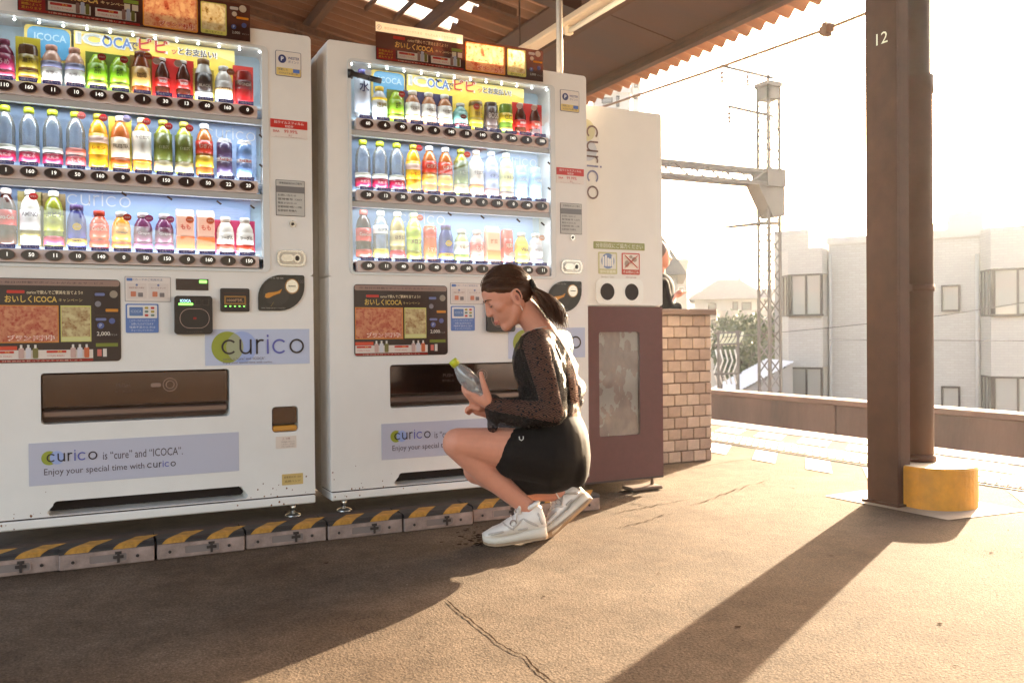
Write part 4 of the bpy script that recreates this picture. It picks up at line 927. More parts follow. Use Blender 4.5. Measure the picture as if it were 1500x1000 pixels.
def drink(M, u, zb, look, group, kind, body, cap=None, lab=None, band=None, badge=None, card=None, txt=None, clear=False, ny=.045, hs=1.0):
    d = thing('drink_' + {'pet': 'bottle', 'small': 'bottle', 'bcan': 'bottle', 'glass': 'bottle', 'can': 'can', 'slim': 'can', 'carton': 'carton'}[kind], look, {'can': 'drink can', 'slim': 'drink can', 'carton': 'drink carton'}.get(kind, 'drink bottle'),
              (M.location.x + u, YF + ny, zb + .0365), 0, group)
    d.scale = (1.12, 1.04, hs)
    bc = WATER if clear else pm('drink_%d_%d_%d' % body, C(*body), .22)
    if kind == 'carton':
        def fn():
            b = MB(); b.box(-.027, .027, -.02, .02, 0, .125, b=.003); b.add([(-.027, -.02, .124), (.027, -.02, .124), (.027, 0, .15), (-.027, 0, .15), (-.027, .02, .124), (.027, .02, .124)], [(0, 1, 2, 3), (3, 2, 5, 4), (0, 3, 4), (1, 5, 2)]); return b.mesh('carton', bc)
        link('carton', dmesh((kind, body), fn), d)
    else:
        def fn():
            b = MB(); b.lathe(prof(kind), n=18); return b.mesh('body', [bc])
        link('bottle_body' if kind not in ('can', 'slim') else 'can_body', dmesh((kind, body, clear), fn), d)
    KZ = {'small': .82, 'pet': .93}.get(kind, 1.0)
    if lab: lab = (lab[0] * KZ, lab[1] * KZ, lab[2])
    if band: band = (band[0] * KZ, band[1] * KZ, band[2])
    if badge: badge = (badge[0], badge[1], badge[2] * KZ)
    if card: card = (card[0], min(card[1] * (.86 if kind == 'small' else .9), .19))
    if txt: txt = (txt[0], txt[1] * KZ, txt[2], txt[3], txt[4])
    R0 = {'pet': .0279, 'small': .0279, 'bcan': .0278, 'can': .0268, 'slim': .0248, 'glass': .0228}.get(kind, .0)
    if cap:
        def fn():
            r, z0, z1 = CAPS[kind]; b = MB(); b.lathe([(r, z0), (r, z1 - .002), (r - .002, z1)], n=16); return b.mesh('cap', pm('drink_%d_%d_%d' % cap, C(*cap), .35))
        link('cap', dmesh((kind, 'cap', cap), fn), d)
    for key, q in (('label', lab), ('label_band', band)):
        if not q: continue
        z0, z1, c = q
        def fn():
            b = MB(); e = .0003 if key == 'label' else .0007
            if kind == 'carton': b.box(-.0273 - e, .0273 + e, -.0205 - e, -.0195, z0, z1)
            else: b.lathe([(R0 - .0008, z0), (R0 + e, z0 + .0004), (R0 + e, z1 - .0004), (R0 - .0008, z1)], n=18)
            return b.mesh(key, pm('drink_%d_%d_%d' % c, C(*c), .3))
        link(key, dmesh((kind, key, q), fn), d)
    if badge:
        c, bx, bz = badge
        def fn():
            b = MB(); b.disc(0, 0, .0125, .0125, -.0015, .0, 0, 18); return b.mesh('badge', pm('drink_%d_%d_%d' % c, C(*c), .4))
        o = link('badge', dmesh(('badge', c), fn), d, (bx, -.031, bz)); text(o, '新発売', 0, 0, .006, ink(240, 214, 206), -.002, wid=.016)
    if card:
        c, h = card
        def fn():
            b = MB(); b.rrect(-.0335, .0335, 0, h, .001, 0, .0015); return b.mesh('backing_card', pm('drink_%d_%d_%d' % c, C(*c), .45))
        link('backing_card', dmesh(('card', c, h), fn), d, (0, .004, -.002))
    if txt:
        s_, z, h, c, wd = txt
        text(d, s_, 0, z, h, ink(*c), -(R0 if kind != 'carton' else .021) - .0018, wid=wd, bold=.02)
    return d

def W_(n='clear water bottle with lime cap and crimson label'): return n
LIME = (176, 190, 40); CRIM = (176, 30, 66)
def water(): return dict(kind='pet', body=(150, 190, 230), clear=True, cap=LIME, lab=(.004, .040, CRIM), band=(.043, .062, (226, 226, 216)), txt=('天然水', .023, .012, (236, 206, 212), .036))
def gtea(): return dict(kind='small', body=(150, 186, 40), lab=(.03, .10, (140, 190, 40)), card=((96, 120, 40), .150), badge=((190, 30, 34), .012, .125), band=(.006, .024, (216, 204, 110)), txt=('お茶', .068, .03, (50, 84, 30), .02))
def cola(): return dict(kind='glass', body=(70, 26, 16), cap=(206, 196, 186), lab=(.028, .060, (196, 40, 34)), card=((196, 36, 34), .155), badge=((224, 190, 176), -.019, .112), txt=('炭酸', .044, .012, (244, 226, 220), .026))
def mtea(): return dict(kind='small', body=(186, 130, 92), cap=(228, 226, 220), lab=(.012, .096, (226, 220, 210)), card=((66, 70, 110), .155), badge=None, txt=('午後紅茶', .066, .012, (110, 84, 60), .038), band=(.030, .036, (214, 160, 70)))
def ltea(): return dict(kind='pet', body=(236, 168, 34), cap=(150, 140, 40), lab=(.050, .128, (240, 186, 40)), band=(.092, .118, (222, 186, 170)), badge=((190, 26, 34), .014, .185), txt=('レモン', .072, .012, (196, 60, 30), .036))
def barley(): return dict(kind='pet', body=(170, 96, 40), cap=(226, 226, 226), lab=(.085, .135, (190, 50, 30)), band=(.032, .076, (236, 190, 56)), txt=('むぎ茶', .112, .018, (244, 220, 200), .040))
def sencha(): return dict(kind='pet', body=(146, 150, 48), cap=(160, 150, 60), lab=(.046, .150, (92, 100, 36)), band=(.006, .044, (216, 200, 156)), badge=((196, 40, 36), .014, .176), txt=('伊右茶', .095, .012, (206, 206, 170), .03))
def bluecan(): return dict(kind='bcan', body=(64, 66, 130), cap=(84, 60, 110), band=(.008, .028, (206, 160, 60)), badge=((240, 196, 40), .0, .068), txt=('微糖', .018, .009, (90, 60, 30), .03))
def grape(): return dict(kind='small', body=(116, 56, 96), cap=(214, 200, 206), lab=(.032, .096, (104, 60, 84)), band=(.004, .026, (196, 112, 170)), badge=((176, 66, 130), .016, .132), txt=('Grape', .066, .010, (226, 206, 220), .034))
def peachb(): return dict(kind='carton', body=(240, 190, 166), lab=(.004, .05, (232, 110, 60)), badge=((226, 96, 50), .012, .11), txt=('もも', .085, .02, (206, 70, 50), .03))
def yog(): return dict(kind='small', body=(234, 226, 216), cap=(232, 226, 220), lab=(.034, .088, (230, 222, 212)), band=(.008, .034, (214, 62, 44)), card=((190, 50, 100), .142), txt=('ヨーグル', .062, .016, (60, 44, 44), .042))
ROWS1 = [
    [('purple plum drink bottle', dict(kind='small', body=(120, 30, 66), cap=(120, 30, 70), lab=(.03, .095, (150, 40, 80)), band=(.004, .026, (206, 70, 90)), txt=('うめ', .06, .02, (236, 200, 210), .03))),
     ('dark brown tea can on yellow card', dict(kind='can', body=(84, 50, 20), lab=(.04, .085, (150, 130, 36)), band=(.012, .03, (190, 160, 60)), card=((176, 160, 30), .168), txt=('黒茶', .062, .018, (60, 36, 18), .03))),
     ('white coffee bottle with peach cap', dict(kind='small', body=(214, 170, 150), cap=(206, 150, 130), lab=(.010, .060, (228, 224, 218)), band=(.062, .088, (120, 120, 150)), txt=('カフェ', .035, .014, (150, 130, 130), .036))),
     ('white coffee bottle with peach cap', dict(kind='small', body=(214, 170, 150), cap=(206, 150, 130), lab=(.010, .060, (228, 224, 218)), band=(.062, .088, (120, 120, 150)), txt=('カフェ', .035, .014, (150, 130, 130), .036))),
     ('green tea bottle with red badge', gtea()), ('green tea bottle with red badge', gtea()),
     ('amber coffee bottle on olive card with orange badge', dict(kind='bcan', body=(120, 56, 24), cap=(96, 40, 20), lab=(.020, .088, (206, 160, 90)), card=((140, 110, 50), .150), badge=((186, 70, 40), .018, .125), txt=('珈琲', .056, .02, (96, 56, 26), .03))),
     ('dark glass soda bottle on red card', cola()), ('dark glass soda bottle on red card', cola()),
     ('black coffee bottle can with silver shoulder', dict(kind='bcan', body=(206, 204, 200), cap=(110, 72, 36), lab=(.026, .092, (44, 28, 22)), band=(.014, .026, (214, 210, 204)), card=((190, 164, 70), .128), txt=('BLACK', .045, .010, (206, 196, 180), .036))),
     ('white latte bottle with brown badge', dict(kind='small', body=(226, 220, 212), cap=(216, 214, 210), lab=(.020, .088, (228, 222, 214)), band=(.046, .058, (206, 170, 120)), badge=((186, 120, 80), .018, .128), txt=('LATTE', .052, .009, (140, 90, 50), .036))),
     ('red coffee can on red and white card', dict(kind='can', body=(150, 22, 26), lab=(.050, .082, (86, 16, 20)), card=((206, 60, 54), .160), txt=('WONDA', .066, .012, (236, 220, 206), .042)))],
    [('clear water bottle with lime cap and crimson label', water()), ('clear water bottle with lime cap and crimson label', water()), ('clear water bottle with lime cap and crimson label', water()),
     ('clear peach water bottle with pink badge', dict(kind='pet', body=(150, 190, 230), clear=True, cap=LIME, lab=(.004, .036, (214, 90, 96)), band=(.042, .066, (226, 130, 120)), badge=((214, 100, 96), .016, .186), txt=('もも', .02, .014, (244, 220, 214), .03))),
     ('yellow lemon tea bottle with red badge', ltea()),
     ('fruit tea bottle on olive yellow card', dict(kind='pet', body=(206, 110, 50), cap=(222, 200, 190), lab=(.044, .120, (226, 206, 180)), band=(.010, .040, (214, 110, 50)), card=((166, 156, 40), .212), badge=((130, 120, 160), .018, .190), txt=('FRUITS TEA', .085, .014, (80, 50, 36), .044))),
     ('white milk tea bottle with orange band and red tag', dict(kind='pet', body=(226, 150, 70), cap=(220, 190, 150), lab=(.034, .150, (232, 222, 208)), band=(.030, .042, (222, 140, 40)), badge=((190, 44, 36), .012, .186), txt=('午後紅茶', .125, .012, (130, 90, 70), .04))),
     ('tall olive green tea bottle with red badge', sencha()), ('tall olive green tea bottle with red badge', sencha()),
     ('brown barley tea bottle with red label and yellow burst', barley()),
     ('slim dark purple and silver energy can', dict(kind='slim', body=(206, 204, 210), lab=(.070, .126, (70, 54, 90)), band=(.014, .056, (74, 60, 96)), txt=('Red Bull', .062, .010, (190, 50, 46), .038))),
     ('slim pale blue and silver energy can', dict(kind='slim', body=(214, 212, 216), lab=(.070, .126, (110, 140, 186)), band=(.014, .056, (104, 134, 184)), txt=('Red Bull', .062, .010, (200, 60, 56), .038)))],
    [('cola bottle with red label', dict(kind='pet', body=(60, 24, 18), cap=(220, 200, 196), lab=(.070, .125, (176, 28, 30)), txt=('Coca-Cola', .098, .014, (236, 214, 208), .044))),
     ('white sports drink bottle with red badge on olive card', dict(kind='pet', body=(206, 196, 190), cap=(200, 196, 190), lab=(.056, .13, (206, 196, 200)), band=(.034, .054, (120, 104, 40)), card=((104, 90, 34), .208), badge=((186, 26, 28), .010, .176), txt=('AMINO', .112, .016, (96, 60, 90), .044))),
     ('green grape juice bottle with crimson foot label', dict(kind='pet', body=(120, 124, 34), cap=(226, 214, 196), lab=(.056, .115, (150, 150, 40)), band=(.004, .036, (190, 44, 84)), card=((90, 70, 30), .206), txt=('ぶどう', .115, .018, (60, 40, 20), .042))),
     ('navy bottle can with a yellow disc', bluecan()),
     ('small orange red cola bottle with red cap', dict(kind='small', body=(196, 76, 40), cap=(196, 60, 36), lab=(.044, .10, (206, 70, 44)), band=(.002, .030, (206, 62, 40)), txt=('Coca-Cola', .078, .014, (240, 214, 196), .044))),
     ('small yellow orange juice bottle with red badge', dict(kind='small', body=(226, 160, 50), cap=(216, 206, 200), lab=(.036, .090, (214, 150, 50)), band=(.002, .026, (226, 104, 40)), badge=((206, 60, 36), .016, .132), txt=('Orange', .066, .010, (90, 44, 20), .034))),
     ('small purple grape bottle with magenta badge', grape()), ('small purple grape bottle with magenta badge', grape()),
     ('salmon pink peach carton with red badge', peachb()), ('salmon pink peach carton with red badge', peachb()),
     ('white yoghurt drink bottle on magenta card', yog()), ('white yoghurt drink bottle on magenta card', yog())]]
ROWS2 = [
    [('tall clear sparkling water bottle with navy writing', dict(kind='pet', body=(190, 206, 230), clear=True, cap=(70, 70, 130), lab=(.02, .16, (196, 206, 222)), badge=((214, 216, 226), .014, .185), txt=('水', .125, .042, (56, 66, 120), .036))),
     ('clear lemon water bottle with yellow label', dict(kind='small', body=(200, 206, 210), cap=(236, 206, 60), lab=(.028, .092, (206, 208, 206)), band=(.088, .102, (232, 200, 60)), txt=('檸檬', .06, .024, (150, 140, 80), .036))),
     ('green tea bottle with red badge', gtea()),
     ('white milk tea bottle with copper shoulder on navy card', mtea()), ('white milk tea bottle with copper shoulder on navy card', mtea()), ('white milk tea bottle with copper shoulder on navy card', mtea()),
     ('teal bottle with round maroon emblem', dict(hs=.78, kind='small', body=(120, 176, 170), cap=(206, 214, 214), lab=(.024, .100, (128, 186, 178)), band=(.002, .022, (130, 50, 60)), badge=((124, 36, 46), .0, .062), txt=('ロイヤル', .012, .008, (226, 200, 200), .036))),
     ('golden yellow coffee can with red spot', dict(kind='can', body=(196, 160, 40), lab=(.095, .112, (110, 80, 30)), band=(.02, .045, (210, 180, 70)), badge=((190, 40, 36), -.010, .088), txt=('微糖', .06, .02, (120, 90, 20), .03))),
     ('dark silver coffee can with upright white letters', dict(kind='can', body=(74, 60, 56), lab=(.020, .100, (86, 70, 66)), txt=('BOSS', .06, .024, (214, 200, 190), .042))),
     ('green and yellow lemon soda can', dict(kind='can', body=(110, 140, 50), lab=(.040, .080, (226, 190, 50)), band=(.002, .018, (226, 206, 110)), txt=('C.C.', .06, .02, (90, 110, 30), .034))),
     ('dark glass soda bottle on red card', cola()), ('dark glass soda bottle on red card', cola())],
    [('clear water bottle with lime cap and crimson label', water()), ('clear water bottle with lime cap and crimson label', water()), ('clear water bottle with lime cap and crimson label', water()),
     ('yellow lemon tea bottle with red badge', ltea()),
     ('brown barley tea bottle with red label and yellow burst', barley()), ('brown barley tea bottle with red label and yellow burst', barley()),
     ('tall olive green tea bottle with red badge', sencha()),
     ('white milk tea bottle with orange print', dict(kind='pet', body=(226, 196, 160), cap=(214, 200, 190), lab=(.030, .150, (232, 220, 206)), band=(.030, .05, (226, 140, 60)), txt=('午後紅茶', .10, .014, (120, 70, 50), .04))),
     ('lilac isotonic drink bottle with pink foot label', dict(kind='pet', body=(170, 180, 214), cap=(200, 206, 220), lab=(.060, .13, (150, 160, 206)), band=(.004, .034, (226, 170, 176)), txt=('イオン', .09, .016, (90, 96, 160), .04))),
     ('pale yellow vitamin water bottle', dict(kind='pet', body=(226, 216, 150), cap=(226, 220, 190), lab=(.050, .130, (222, 214, 140)), band=(.004, .026, (150, 120, 110)), txt=('ビタミン', .09, .014, (130, 110, 40), .042))),
     ('slim pale blue soda can', dict(kind='slim', body=(170, 196, 220), lab=(.05, .11, (140, 176, 214)), txt=('SODA', .08, .012, (230, 236, 240), .036))), ('slim pale blue soda can', dict(kind='slim', body=(170, 196, 220), lab=(.05, .11, (140, 176, 214)), txt=('SODA', .08, .012, (230, 236, 240), .036)))],
    [('cola bottle with red label', dict(kind='pet', body=(60, 30, 22), cap=(206, 90, 80), lab=(.070, .125, (190, 50, 44)), band=(.004, .034, (206, 60, 50)), txt=('Coca-Cola', .098, .014, (236, 214, 208), .044))),
     ('clear soda bottle with white cap and yellow foot label', dict(kind='pet', body=(200, 210, 214), clear=True, cap=(228, 226, 222), lab=(.105, .14, (226, 224, 220)), band=(.004, .040, (226, 206, 90)), txt=('三ツ矢', .122, .014, (90, 110, 160), .04))),
     ('light brown tea bottle with crimson foot label', dict(kind='pet', body=(170, 150, 96), cap=(206, 196, 186), lab=(.055, .12, (190, 170, 120)), band=(.004, .036, (196, 56, 70)), txt=('ほうじ', .09, .016, (110, 60, 40), .036))),
     ('green melon milk bottle with orange badge', dict(kind='pet', body=(176, 190, 96), cap=(196, 204, 150), lab=(.085, .140, (170, 184, 60)), band=(.004, .036, (150, 146, 40)), badge=((214, 90, 50), .014, .180), txt=('メロン', .075, .02, (130, 50, 50), .04))),
     ('tall orange tomato juice can', dict(kind='slim', body=(222, 110, 66), lab=(.090, .130, (206, 80, 60)), txt=('トマト', .04, .018, (236, 216, 190), .036))),
     ('navy bottle can with a yellow disc', bluecan()),
     ('small white and green apple drink bottle', dict(kind='small', body=(196, 206, 140), cap=(222, 220, 206), lab=(.034, .096, (222, 220, 200)), band=(.004, .03, (160, 190, 90)), txt=('りんご', .066, .014, (190, 70, 60), .036))),
     ('small pink peach drink bottle', dict(kind='small', body=(232, 186, 176), cap=(228, 210, 206), lab=(.034, .096, (222, 110, 104)), txt=('もも', .066, .022, (244, 220, 214), .03))),
     ('pale orange vegetable carton', dict(kind='carton', body=(236, 190, 150), lab=(.004, .046, (226, 126, 70)), txt=('野菜', .085, .02, (200, 110, 60), .03))),
     ('red tomato can with white cup print', dict(kind='slim', body=(206, 110, 100), lab=(.020, .10, (196, 60, 50)), badge=((226, 216, 206), .010, .03), txt=('完熟', .07, .02, (236, 210, 190), .03))),
     ('bright yellow vitamin drink bottle', dict(kind='small', body=(236, 212, 90), cap=(226, 224, 216), lab=(.036, .096, (236, 206, 60)), txt=('Vita', .066, .016, (130, 90, 30), .034))),
     ('pale grey jelly drink bottle with orange badge', dict(kind='small', body=(214, 208, 212), cap=(222, 216, 214), lab=(.036, .096, (206, 202, 212)), band=(.004, .02, (150, 140, 180)), badge=((226, 130, 80), .012, .132), txt=('ゼリー', .066, .016, (140, 100, 110), .036)))]]
ORD = ['first', 'second', 'third', 'fourth', 'fifth', 'sixth', 'seventh', 'eighth', 'ninth', 'tenth', 'eleventh', 'twelfth']
for M, rows, zb, du, mn in ((M1, ROWS1, ZB1, -.0075, 'left machine'), (M2, ROWS2, ZB2, 0, 'right machine')):
    for r in range(3):
        looks = [q[0] for q in rows[r]]
        for i, (look, spec) in enumerate(rows[r]):
            spec = dict(spec); rn = ('top', 'middle', 'bottom')[r]
            if look.split()[0] == 'clear' and len(look.split()) > 8: look = 'clear lime capped water bottle with crimson label'
            lb = '%s, %s in %s row, %s' % (look, ORD[i], rn, mn)
            drink(M, .1535 + .0712 * i + du, zb[r], lb, 'drinks displayed in the machine windows', **spec)
# ------------------------------------------------------------------ striped kerb blocks under the machines
BGREY = pm('block_grey', (.30, .21, .175), .8, var=.42, scale=13, bump=.25, bscale=80)
BBLK = pm('block_black', (.022, .016, .014), .6, var=.3, scale=20)
BYEL = pm('block_yellow', (.46, .22, .028), .7, var=.45, scale=26)
BL = .2885
b = MB(); b.box(0, BL, 0, .086, 0, .0515, b=.003).box(.002, BL - .002, .0865, .17, 0, .064, 1); k_body = b.mesh('block_body', [BGREY, pm('block_back', (.07, .045, .035), .8, var=.3, scale=14)])
PRO = [(-.001, .052), (.0005, .059), (.005, .0645), (.014, .068), (.086, .0695)]
def cover(x0f, x1f, off, mat, name):
    b = MB(); v = []; f = []
    for q, (y, z) in enumerate(PRO):
        sh = (y + (z - .052)) * .75
        for x in (x0f, x1f): v.append((x + (sh if off else 0), y - (.0008 if off and q < 3 else 0), z + (.0008 if off else 0)))
    n = len(PRO)
    for q in range(n - 1): f.append((2 * q, 2 * q + 1, 2 * q + 3, 2 * q + 2))
    if not off:
        v += [(x0f, .086, .052), (x1f, .086, .052)]; f += [(2 * n - 2, 2 * n - 1, 2 * n + 1, 2 * n), [2 * q for q in range(n)] + [2 * n], [2 * q + 1 for q in range(n)][::-1] + [2 * n + 1]]
    b.add(v, f); return b.mesh(name, mat)
k_cov = cover(0, BL, 0, BBLK, 'top_cover'); k_str = cover(0, .072, 1, BYEL, 'stripe')
b = MB(); b.ringp(rr_pts(.085, .205, .010, .041, .006), rr_pts(.089, .201, .013, .038, .005), -.003, .002, 0); b.box(.089, .201, -.0006, .002, .013, .038, 1); k_rec = b.mesh('handle_recess', [BGREY, pm('recess_grey', (.22, .17, .15), .8)])
b = MB(); b.box(.172, .180, -.0045, .001, .008, .045).box(.160, .192, -.0043, .001, .022, .032).box(.166, .186, -.0041, .001, .036, .045); k_lat = b.mesh('latch', pm('latch_dark', (.035, .022, .018), .6))
b = MB(); b.disc(0, 0, .008, .008, -.002, .002, 0, 12).disc(0, 0, .0055, .0055, -.0028, .001, 1, 10); k_blt = b.mesh('bolt', [BGREY, DKBR])
spots = [-.60, -.31, -.025, .272, .567, .862, 1.157, 1.462, 1.757]
kl = ['farthest left, mostly out of the photo', 'below the left edge of the photo', 'left of the gap', 'right of the gap', 'below the machines’ gap', 'under the right machine’s left foot', 'left of the white shoes', 'behind the white shoes', 'last one right, behind her heels']
for i, x in enumerate(spots):
    y = 3.233 + RND.uniform(-.006, .006) + (.03 if i == 7 else 0)
    kb = thing('kerb_block', 'grey kerb block with yellow and black striped top, ' + kl[i], 'kerb block', (x, y, .0), RND.uniform(-.012, .012), 'striped kerb blocks along the machines')
    link('block_body', k_body, kb); link('top_cover', k_cov, kb); link('handle_recess', k_rec, kb); link('latch', k_lat, kb)
    for bx in (.04, .235): link('bolt', k_blt, kb, (bx, 0, .024))
    for s_ in range(2): link('stripe', k_str, kb, (.015 + s_ * .144, 0, 0))

# ------------------------------------------------------------------ people
SKIN = pm('skin', (.62, .255, .158), .55, spec=.35, var=.09, scale=14, sheen=.1)
SKIN.node_tree.nodes['Principled BSDF'].inputs['Subsurface Weight'].default_value = .08
SKIN.node_tree.nodes['Principled BSDF'].inputs['Subsurface Radius'].default_value = (.02, .008, .004)
HAIR = pm('hair_dark', (.062, .023, .010), .5, var=.35, scale=40, stretch=(1, 6, 1), spec=.16)
BLACKF = pm('black_cloth', (.010, .007, .006), .85, spec=.15, bump=.15, bscale=240)
SKIRTM = pm('skirt_cloth', (.010, .0065, .005), .75, spec=.12, sheen=.02, bump=.12, bscale=300)
SHOE = pm('shoe_white', C(228, 216, 204), .5, var=.05, scale=30, bump=.1, bscale=180)
SHOEG = pm('shoe_panel', C(186, 172, 160), .45)
SOLE = pm('shoe_sole', C(214, 200, 182), .6)
SOLEB = pm('sole_under', (.34, .22, .13), .7)
def lace():
    mt = bpy.data.materials.new('black_lace'); mt.use_nodes = True; N, L = nodes_of(mt); p = N['Principled BSDF']; out = N['Material Output']
    p.inputs['Base Color'].default_value = (.016, .009, .007, 1); p.inputs['Roughness'].default_value = .6; p.inputs['Specular IOR Level'].default_value = .2
    tc = N.new('ShaderNodeTexCoord'); wv = N.new('ShaderNodeTexWave'); wv.inputs['Scale'].default_value = 56; wv.inputs['Distortion'].default_value = 7; wv.inputs['Detail'].default_value = 2
    mp = N.new('ShaderNodeMapping'); mp.inputs['Rotation'].default_value = (.3, 1.2, .2); L.new(tc.outputs['Object'], mp.inputs[0]); L.new(mp.outputs[0], wv.inputs[0])
    vo = N.new('ShaderNodeTexVoronoi'); vo.inputs['Scale'].default_value = 70; L.new(tc.outputs['Object'], vo.inputs[0])
    a = N.new('ShaderNodeMath'); a.operation = 'LESS_THAN'; a.inputs[1].default_value = .27; L.new(vo.outputs['Distance'], a.inputs[0])
    mr = N.new('ShaderNodeMapRange'); mr.inputs[1].default_value = .3; mr.inputs[2].default_value = .75; mr.inputs[3].default_value = .50; mr.inputs[4].default_value = .92; L.new(wv.outputs[0], mr.inputs[0])
    mx = N.new('ShaderNodeMath'); mx.operation = 'MAXIMUM'; L.new(mr.outputs[0], mx.inputs[0]); L.new(a.outputs[0], mx.inputs[1])
    t = N.new('ShaderNodeBsdfTransparent'); ms = N.new('ShaderNodeMixShader'); L.new(mx.outputs[0], ms.inputs[0]); L.new(t.outputs[0], ms.inputs[1]); L.new(p.outputs[0], ms.inputs[2]); L.new(ms.outputs[0], out.inputs[0])
    bp = N.new('ShaderNodeBump'); bp.inputs['Strength'].default_value = .5; bp.inputs['Distance'].default_value = .004; L.new(wv.outputs[0], bp.inputs['Height']); L.new(bp.outputs[0], p.inputs['Normal'])
    return mt
LACE = lace()
G0 = Vector((1.62, 2.98, 0))
woman = thing('person', 'crouching woman in black lace top, black skirt and white sneakers holding a bottle', 'person', G0, -PSI)
def V(px, py, dd=0.0):
    P = at_depth(px, py, 3.2 + dd) - G0
    return Vector((P.dot(_r0), P.dot(_f0), P.z))
# head frame
hp_, hy_ = rad(27), rad(-9)
HF = Vector((-math.cos(hp_) * math.cos(hy_), math.cos(hp_) * math.sin(hy_), -math.sin(hp_)))
HU = Vector((-math.sin(hp_) * math.cos(hy_), math.sin(hp_) * math.sin(hy_), math.cos(hp_)))
HS = HF.cross(HU)
if HS.y > 0: HS = -HS      # towards the viewer's side of her head
HC = V(742.5, 426, .05)
def Hd(f, s, u): return HC + HF * f + HS * s + HU * u
RH = Matrix((HF, HS, HU)).transposed()
def headprims():
    p = [('e', HC, (.091, .073, .088), RH), ('e', Hd(.030, 0, -.055), (.060, .056, .072), RH), ('e', Hd(.068, 0, .012), (.024, .045, .038), RH)]
    p += [('c', Hd(.060, -.012, -.113), .021, Hd(.060, .012, -.113), .021), ('c', Hd(.085, 0, -.004), .0085, Hd(.1010, 0, -.046), .0092), ('e', Hd(.0965, 0, -.050), (.0125, .0150, .0080), RH)]
    p += [('c', Hd(.079, -.028, .004), .013, Hd(.079, .028, .004), .013), ('c', Hd(.0865, -.010, -.080), .0080, Hd(.0865, .010, -.080), .0080), ('c', Hd(.083, -.009, -.090), .0085, Hd(.083, .009, -.090), .0085)]
    p += [('e', Hd(.066, 0, -.072), (.024, .026, .022), RH)]
    for s in (-1, 1):
        p += [('e', Hd(.052, s * .040, -.036), (.027, .021, .024), RH), ('c', Hd(-.012, s * .052, -.058), .020, Hd(.045, s * .024, -.108), .019)]
        p += [('e', Hd(.072, s * .030, -.018), (.012, .0165, .0125), RH)]
        q = RH @ Matrix.Rotation(s * rad(16), 3, 'Z')
        p += [('e', Hd(-.010, s * .076, -.036), (.014, .0045, .024), q)]
        loop = [Hd(-.010 + .0165 * math.cos(t_) - .006 * math.sin(t_), s * (.0815 - .006 * math.cos(t_)), -.034 + .028 * math.sin(t_)) for t_ in [rad(-60 + 30 * k_) for k_ in range(10)]]
        for k_ in range(len(loop) - 1): p += [('c', loop[k_], .0040, loop[k_ + 1], .0040)]
        p += [('e', Hd(-.006, s * .079, -.062), (.007, .0045, .008), RH)]
    return p
body = headprims()
body += [('c', V(797, 492, .07), .052, V(768, 452, .055), .046), ('e', V(793, 530, .08), (.098, .150, .120)), ('c', V(787, 506, -.05), .050, V(816, 500, .22), .048),
         ('c', V(806, 545, .08), .096, V(816, 632, .08), .092, ((0, 1, 0), 1.25)), ('e', V(812, 655, .08), (.120, .165, .125))]
NS, NE, NW_ = V(786, 510, -.065), V(811, 604, -.085), V(722, 592, -.07)
FS, FE, FWr = V(818, 506, .22), V(790, 606, .26), V(714, 603, .03)
body += [('c', NS, .047, NE, .036), ('c', NE, .037, NW_, .0235), ('c', FS, .047, FE, .036), ('c', FE, .037, FWr, .0235)]
NK = V(672, 648, -.05); NA = V(777, 746, .005)
body += [('c', V(806, 668, .0), .092, V(740, 656, -.02), .075), ('c', V(740, 656, -.02), .075, NK, .053), ('c', V(667, 651, -.05), .046, V(712, 692, -.02), .046), ('c', V(712, 692, -.02), .046, NA, .030), ('e', NK + Vector((-.012, 0, .0)), (.045, .048, .050)),
         ('c', NA, .029, V(779, 764, .005), .030)]
FK = V(700, 688, .15); FA = V(814, 723, .14)
body += [('c', V(815, 668, .16), .090, FK, .055), ('c', FK, .050, V(750, 715, .12), .047), ('c', V(750, 713, .13), .046, FA, .030), ('c', FA, .030, V(835, 735, .15), .026)]
# hands: near hand holds the bottle, far hand below it
def finger(pts, r0, r1):
    out = []
    n = len(pts) - 1
    for i in range(n): out.append(('c', pts[i], r0 + (r1 - r0) * i / n, pts[i + 1], r0 + (r1 - r0) * (i + 1) / n))
    return out
body += [('c', NW_, .0235, V(713, 588, -.065), .024), ('c', V(713, 588, -.07), .0215, V(696, 580, -.068), .0175), ('c', V(713, 590, -.045), .021, V(697, 584, -.04), .0165)]
for k, (dd, ox, oy) in enumerate(((-.078, 0, -1.5), (-.060, .5, 2.5), (-.041, 2, 6), (-.024, 4.5, 9.5))):
    body += finger([V(698 + ox, 579 + oy, dd), V(685 + ox, 576 + oy, dd + .004), V(678.5 + ox * 1.2, 569 + oy, dd + .016), V(680.5 + ox * 1.2, 562 + oy * .9, dd + .032)], (.0098, .010, .0096, .0086)[k], (.0078, .008, .0077, .007)[k])
body += finger([V(716, 586, -.085), V(711, 570, -.094), V(707, 558, -.096), V(704.5, 546, -.090)], .0145, .0082)
body += [('c', FWr, .022, V(700, 600, .02), .021)]
for k, (dd, ox, oy) in enumerate(((-.012, 0, 0), (.006, 1, 2), (.024, 2, 3), (.04, 4, 4))):
    body += finger([V(701 + ox, 599 + oy, dd), V(691 + ox, 596 + oy, dd), V(685 + ox, 598 + oy, dd - .004), V(683 + ox, 602 + oy * .8, dd - .006)], .0095, .0075)
body += finger([V(706, 596, -.002), V(697, 590, -.010), V(690, 589, -.012)], .012, .0085)
bd_ = blob('body', body, .0042, 5, SKIN, woman)
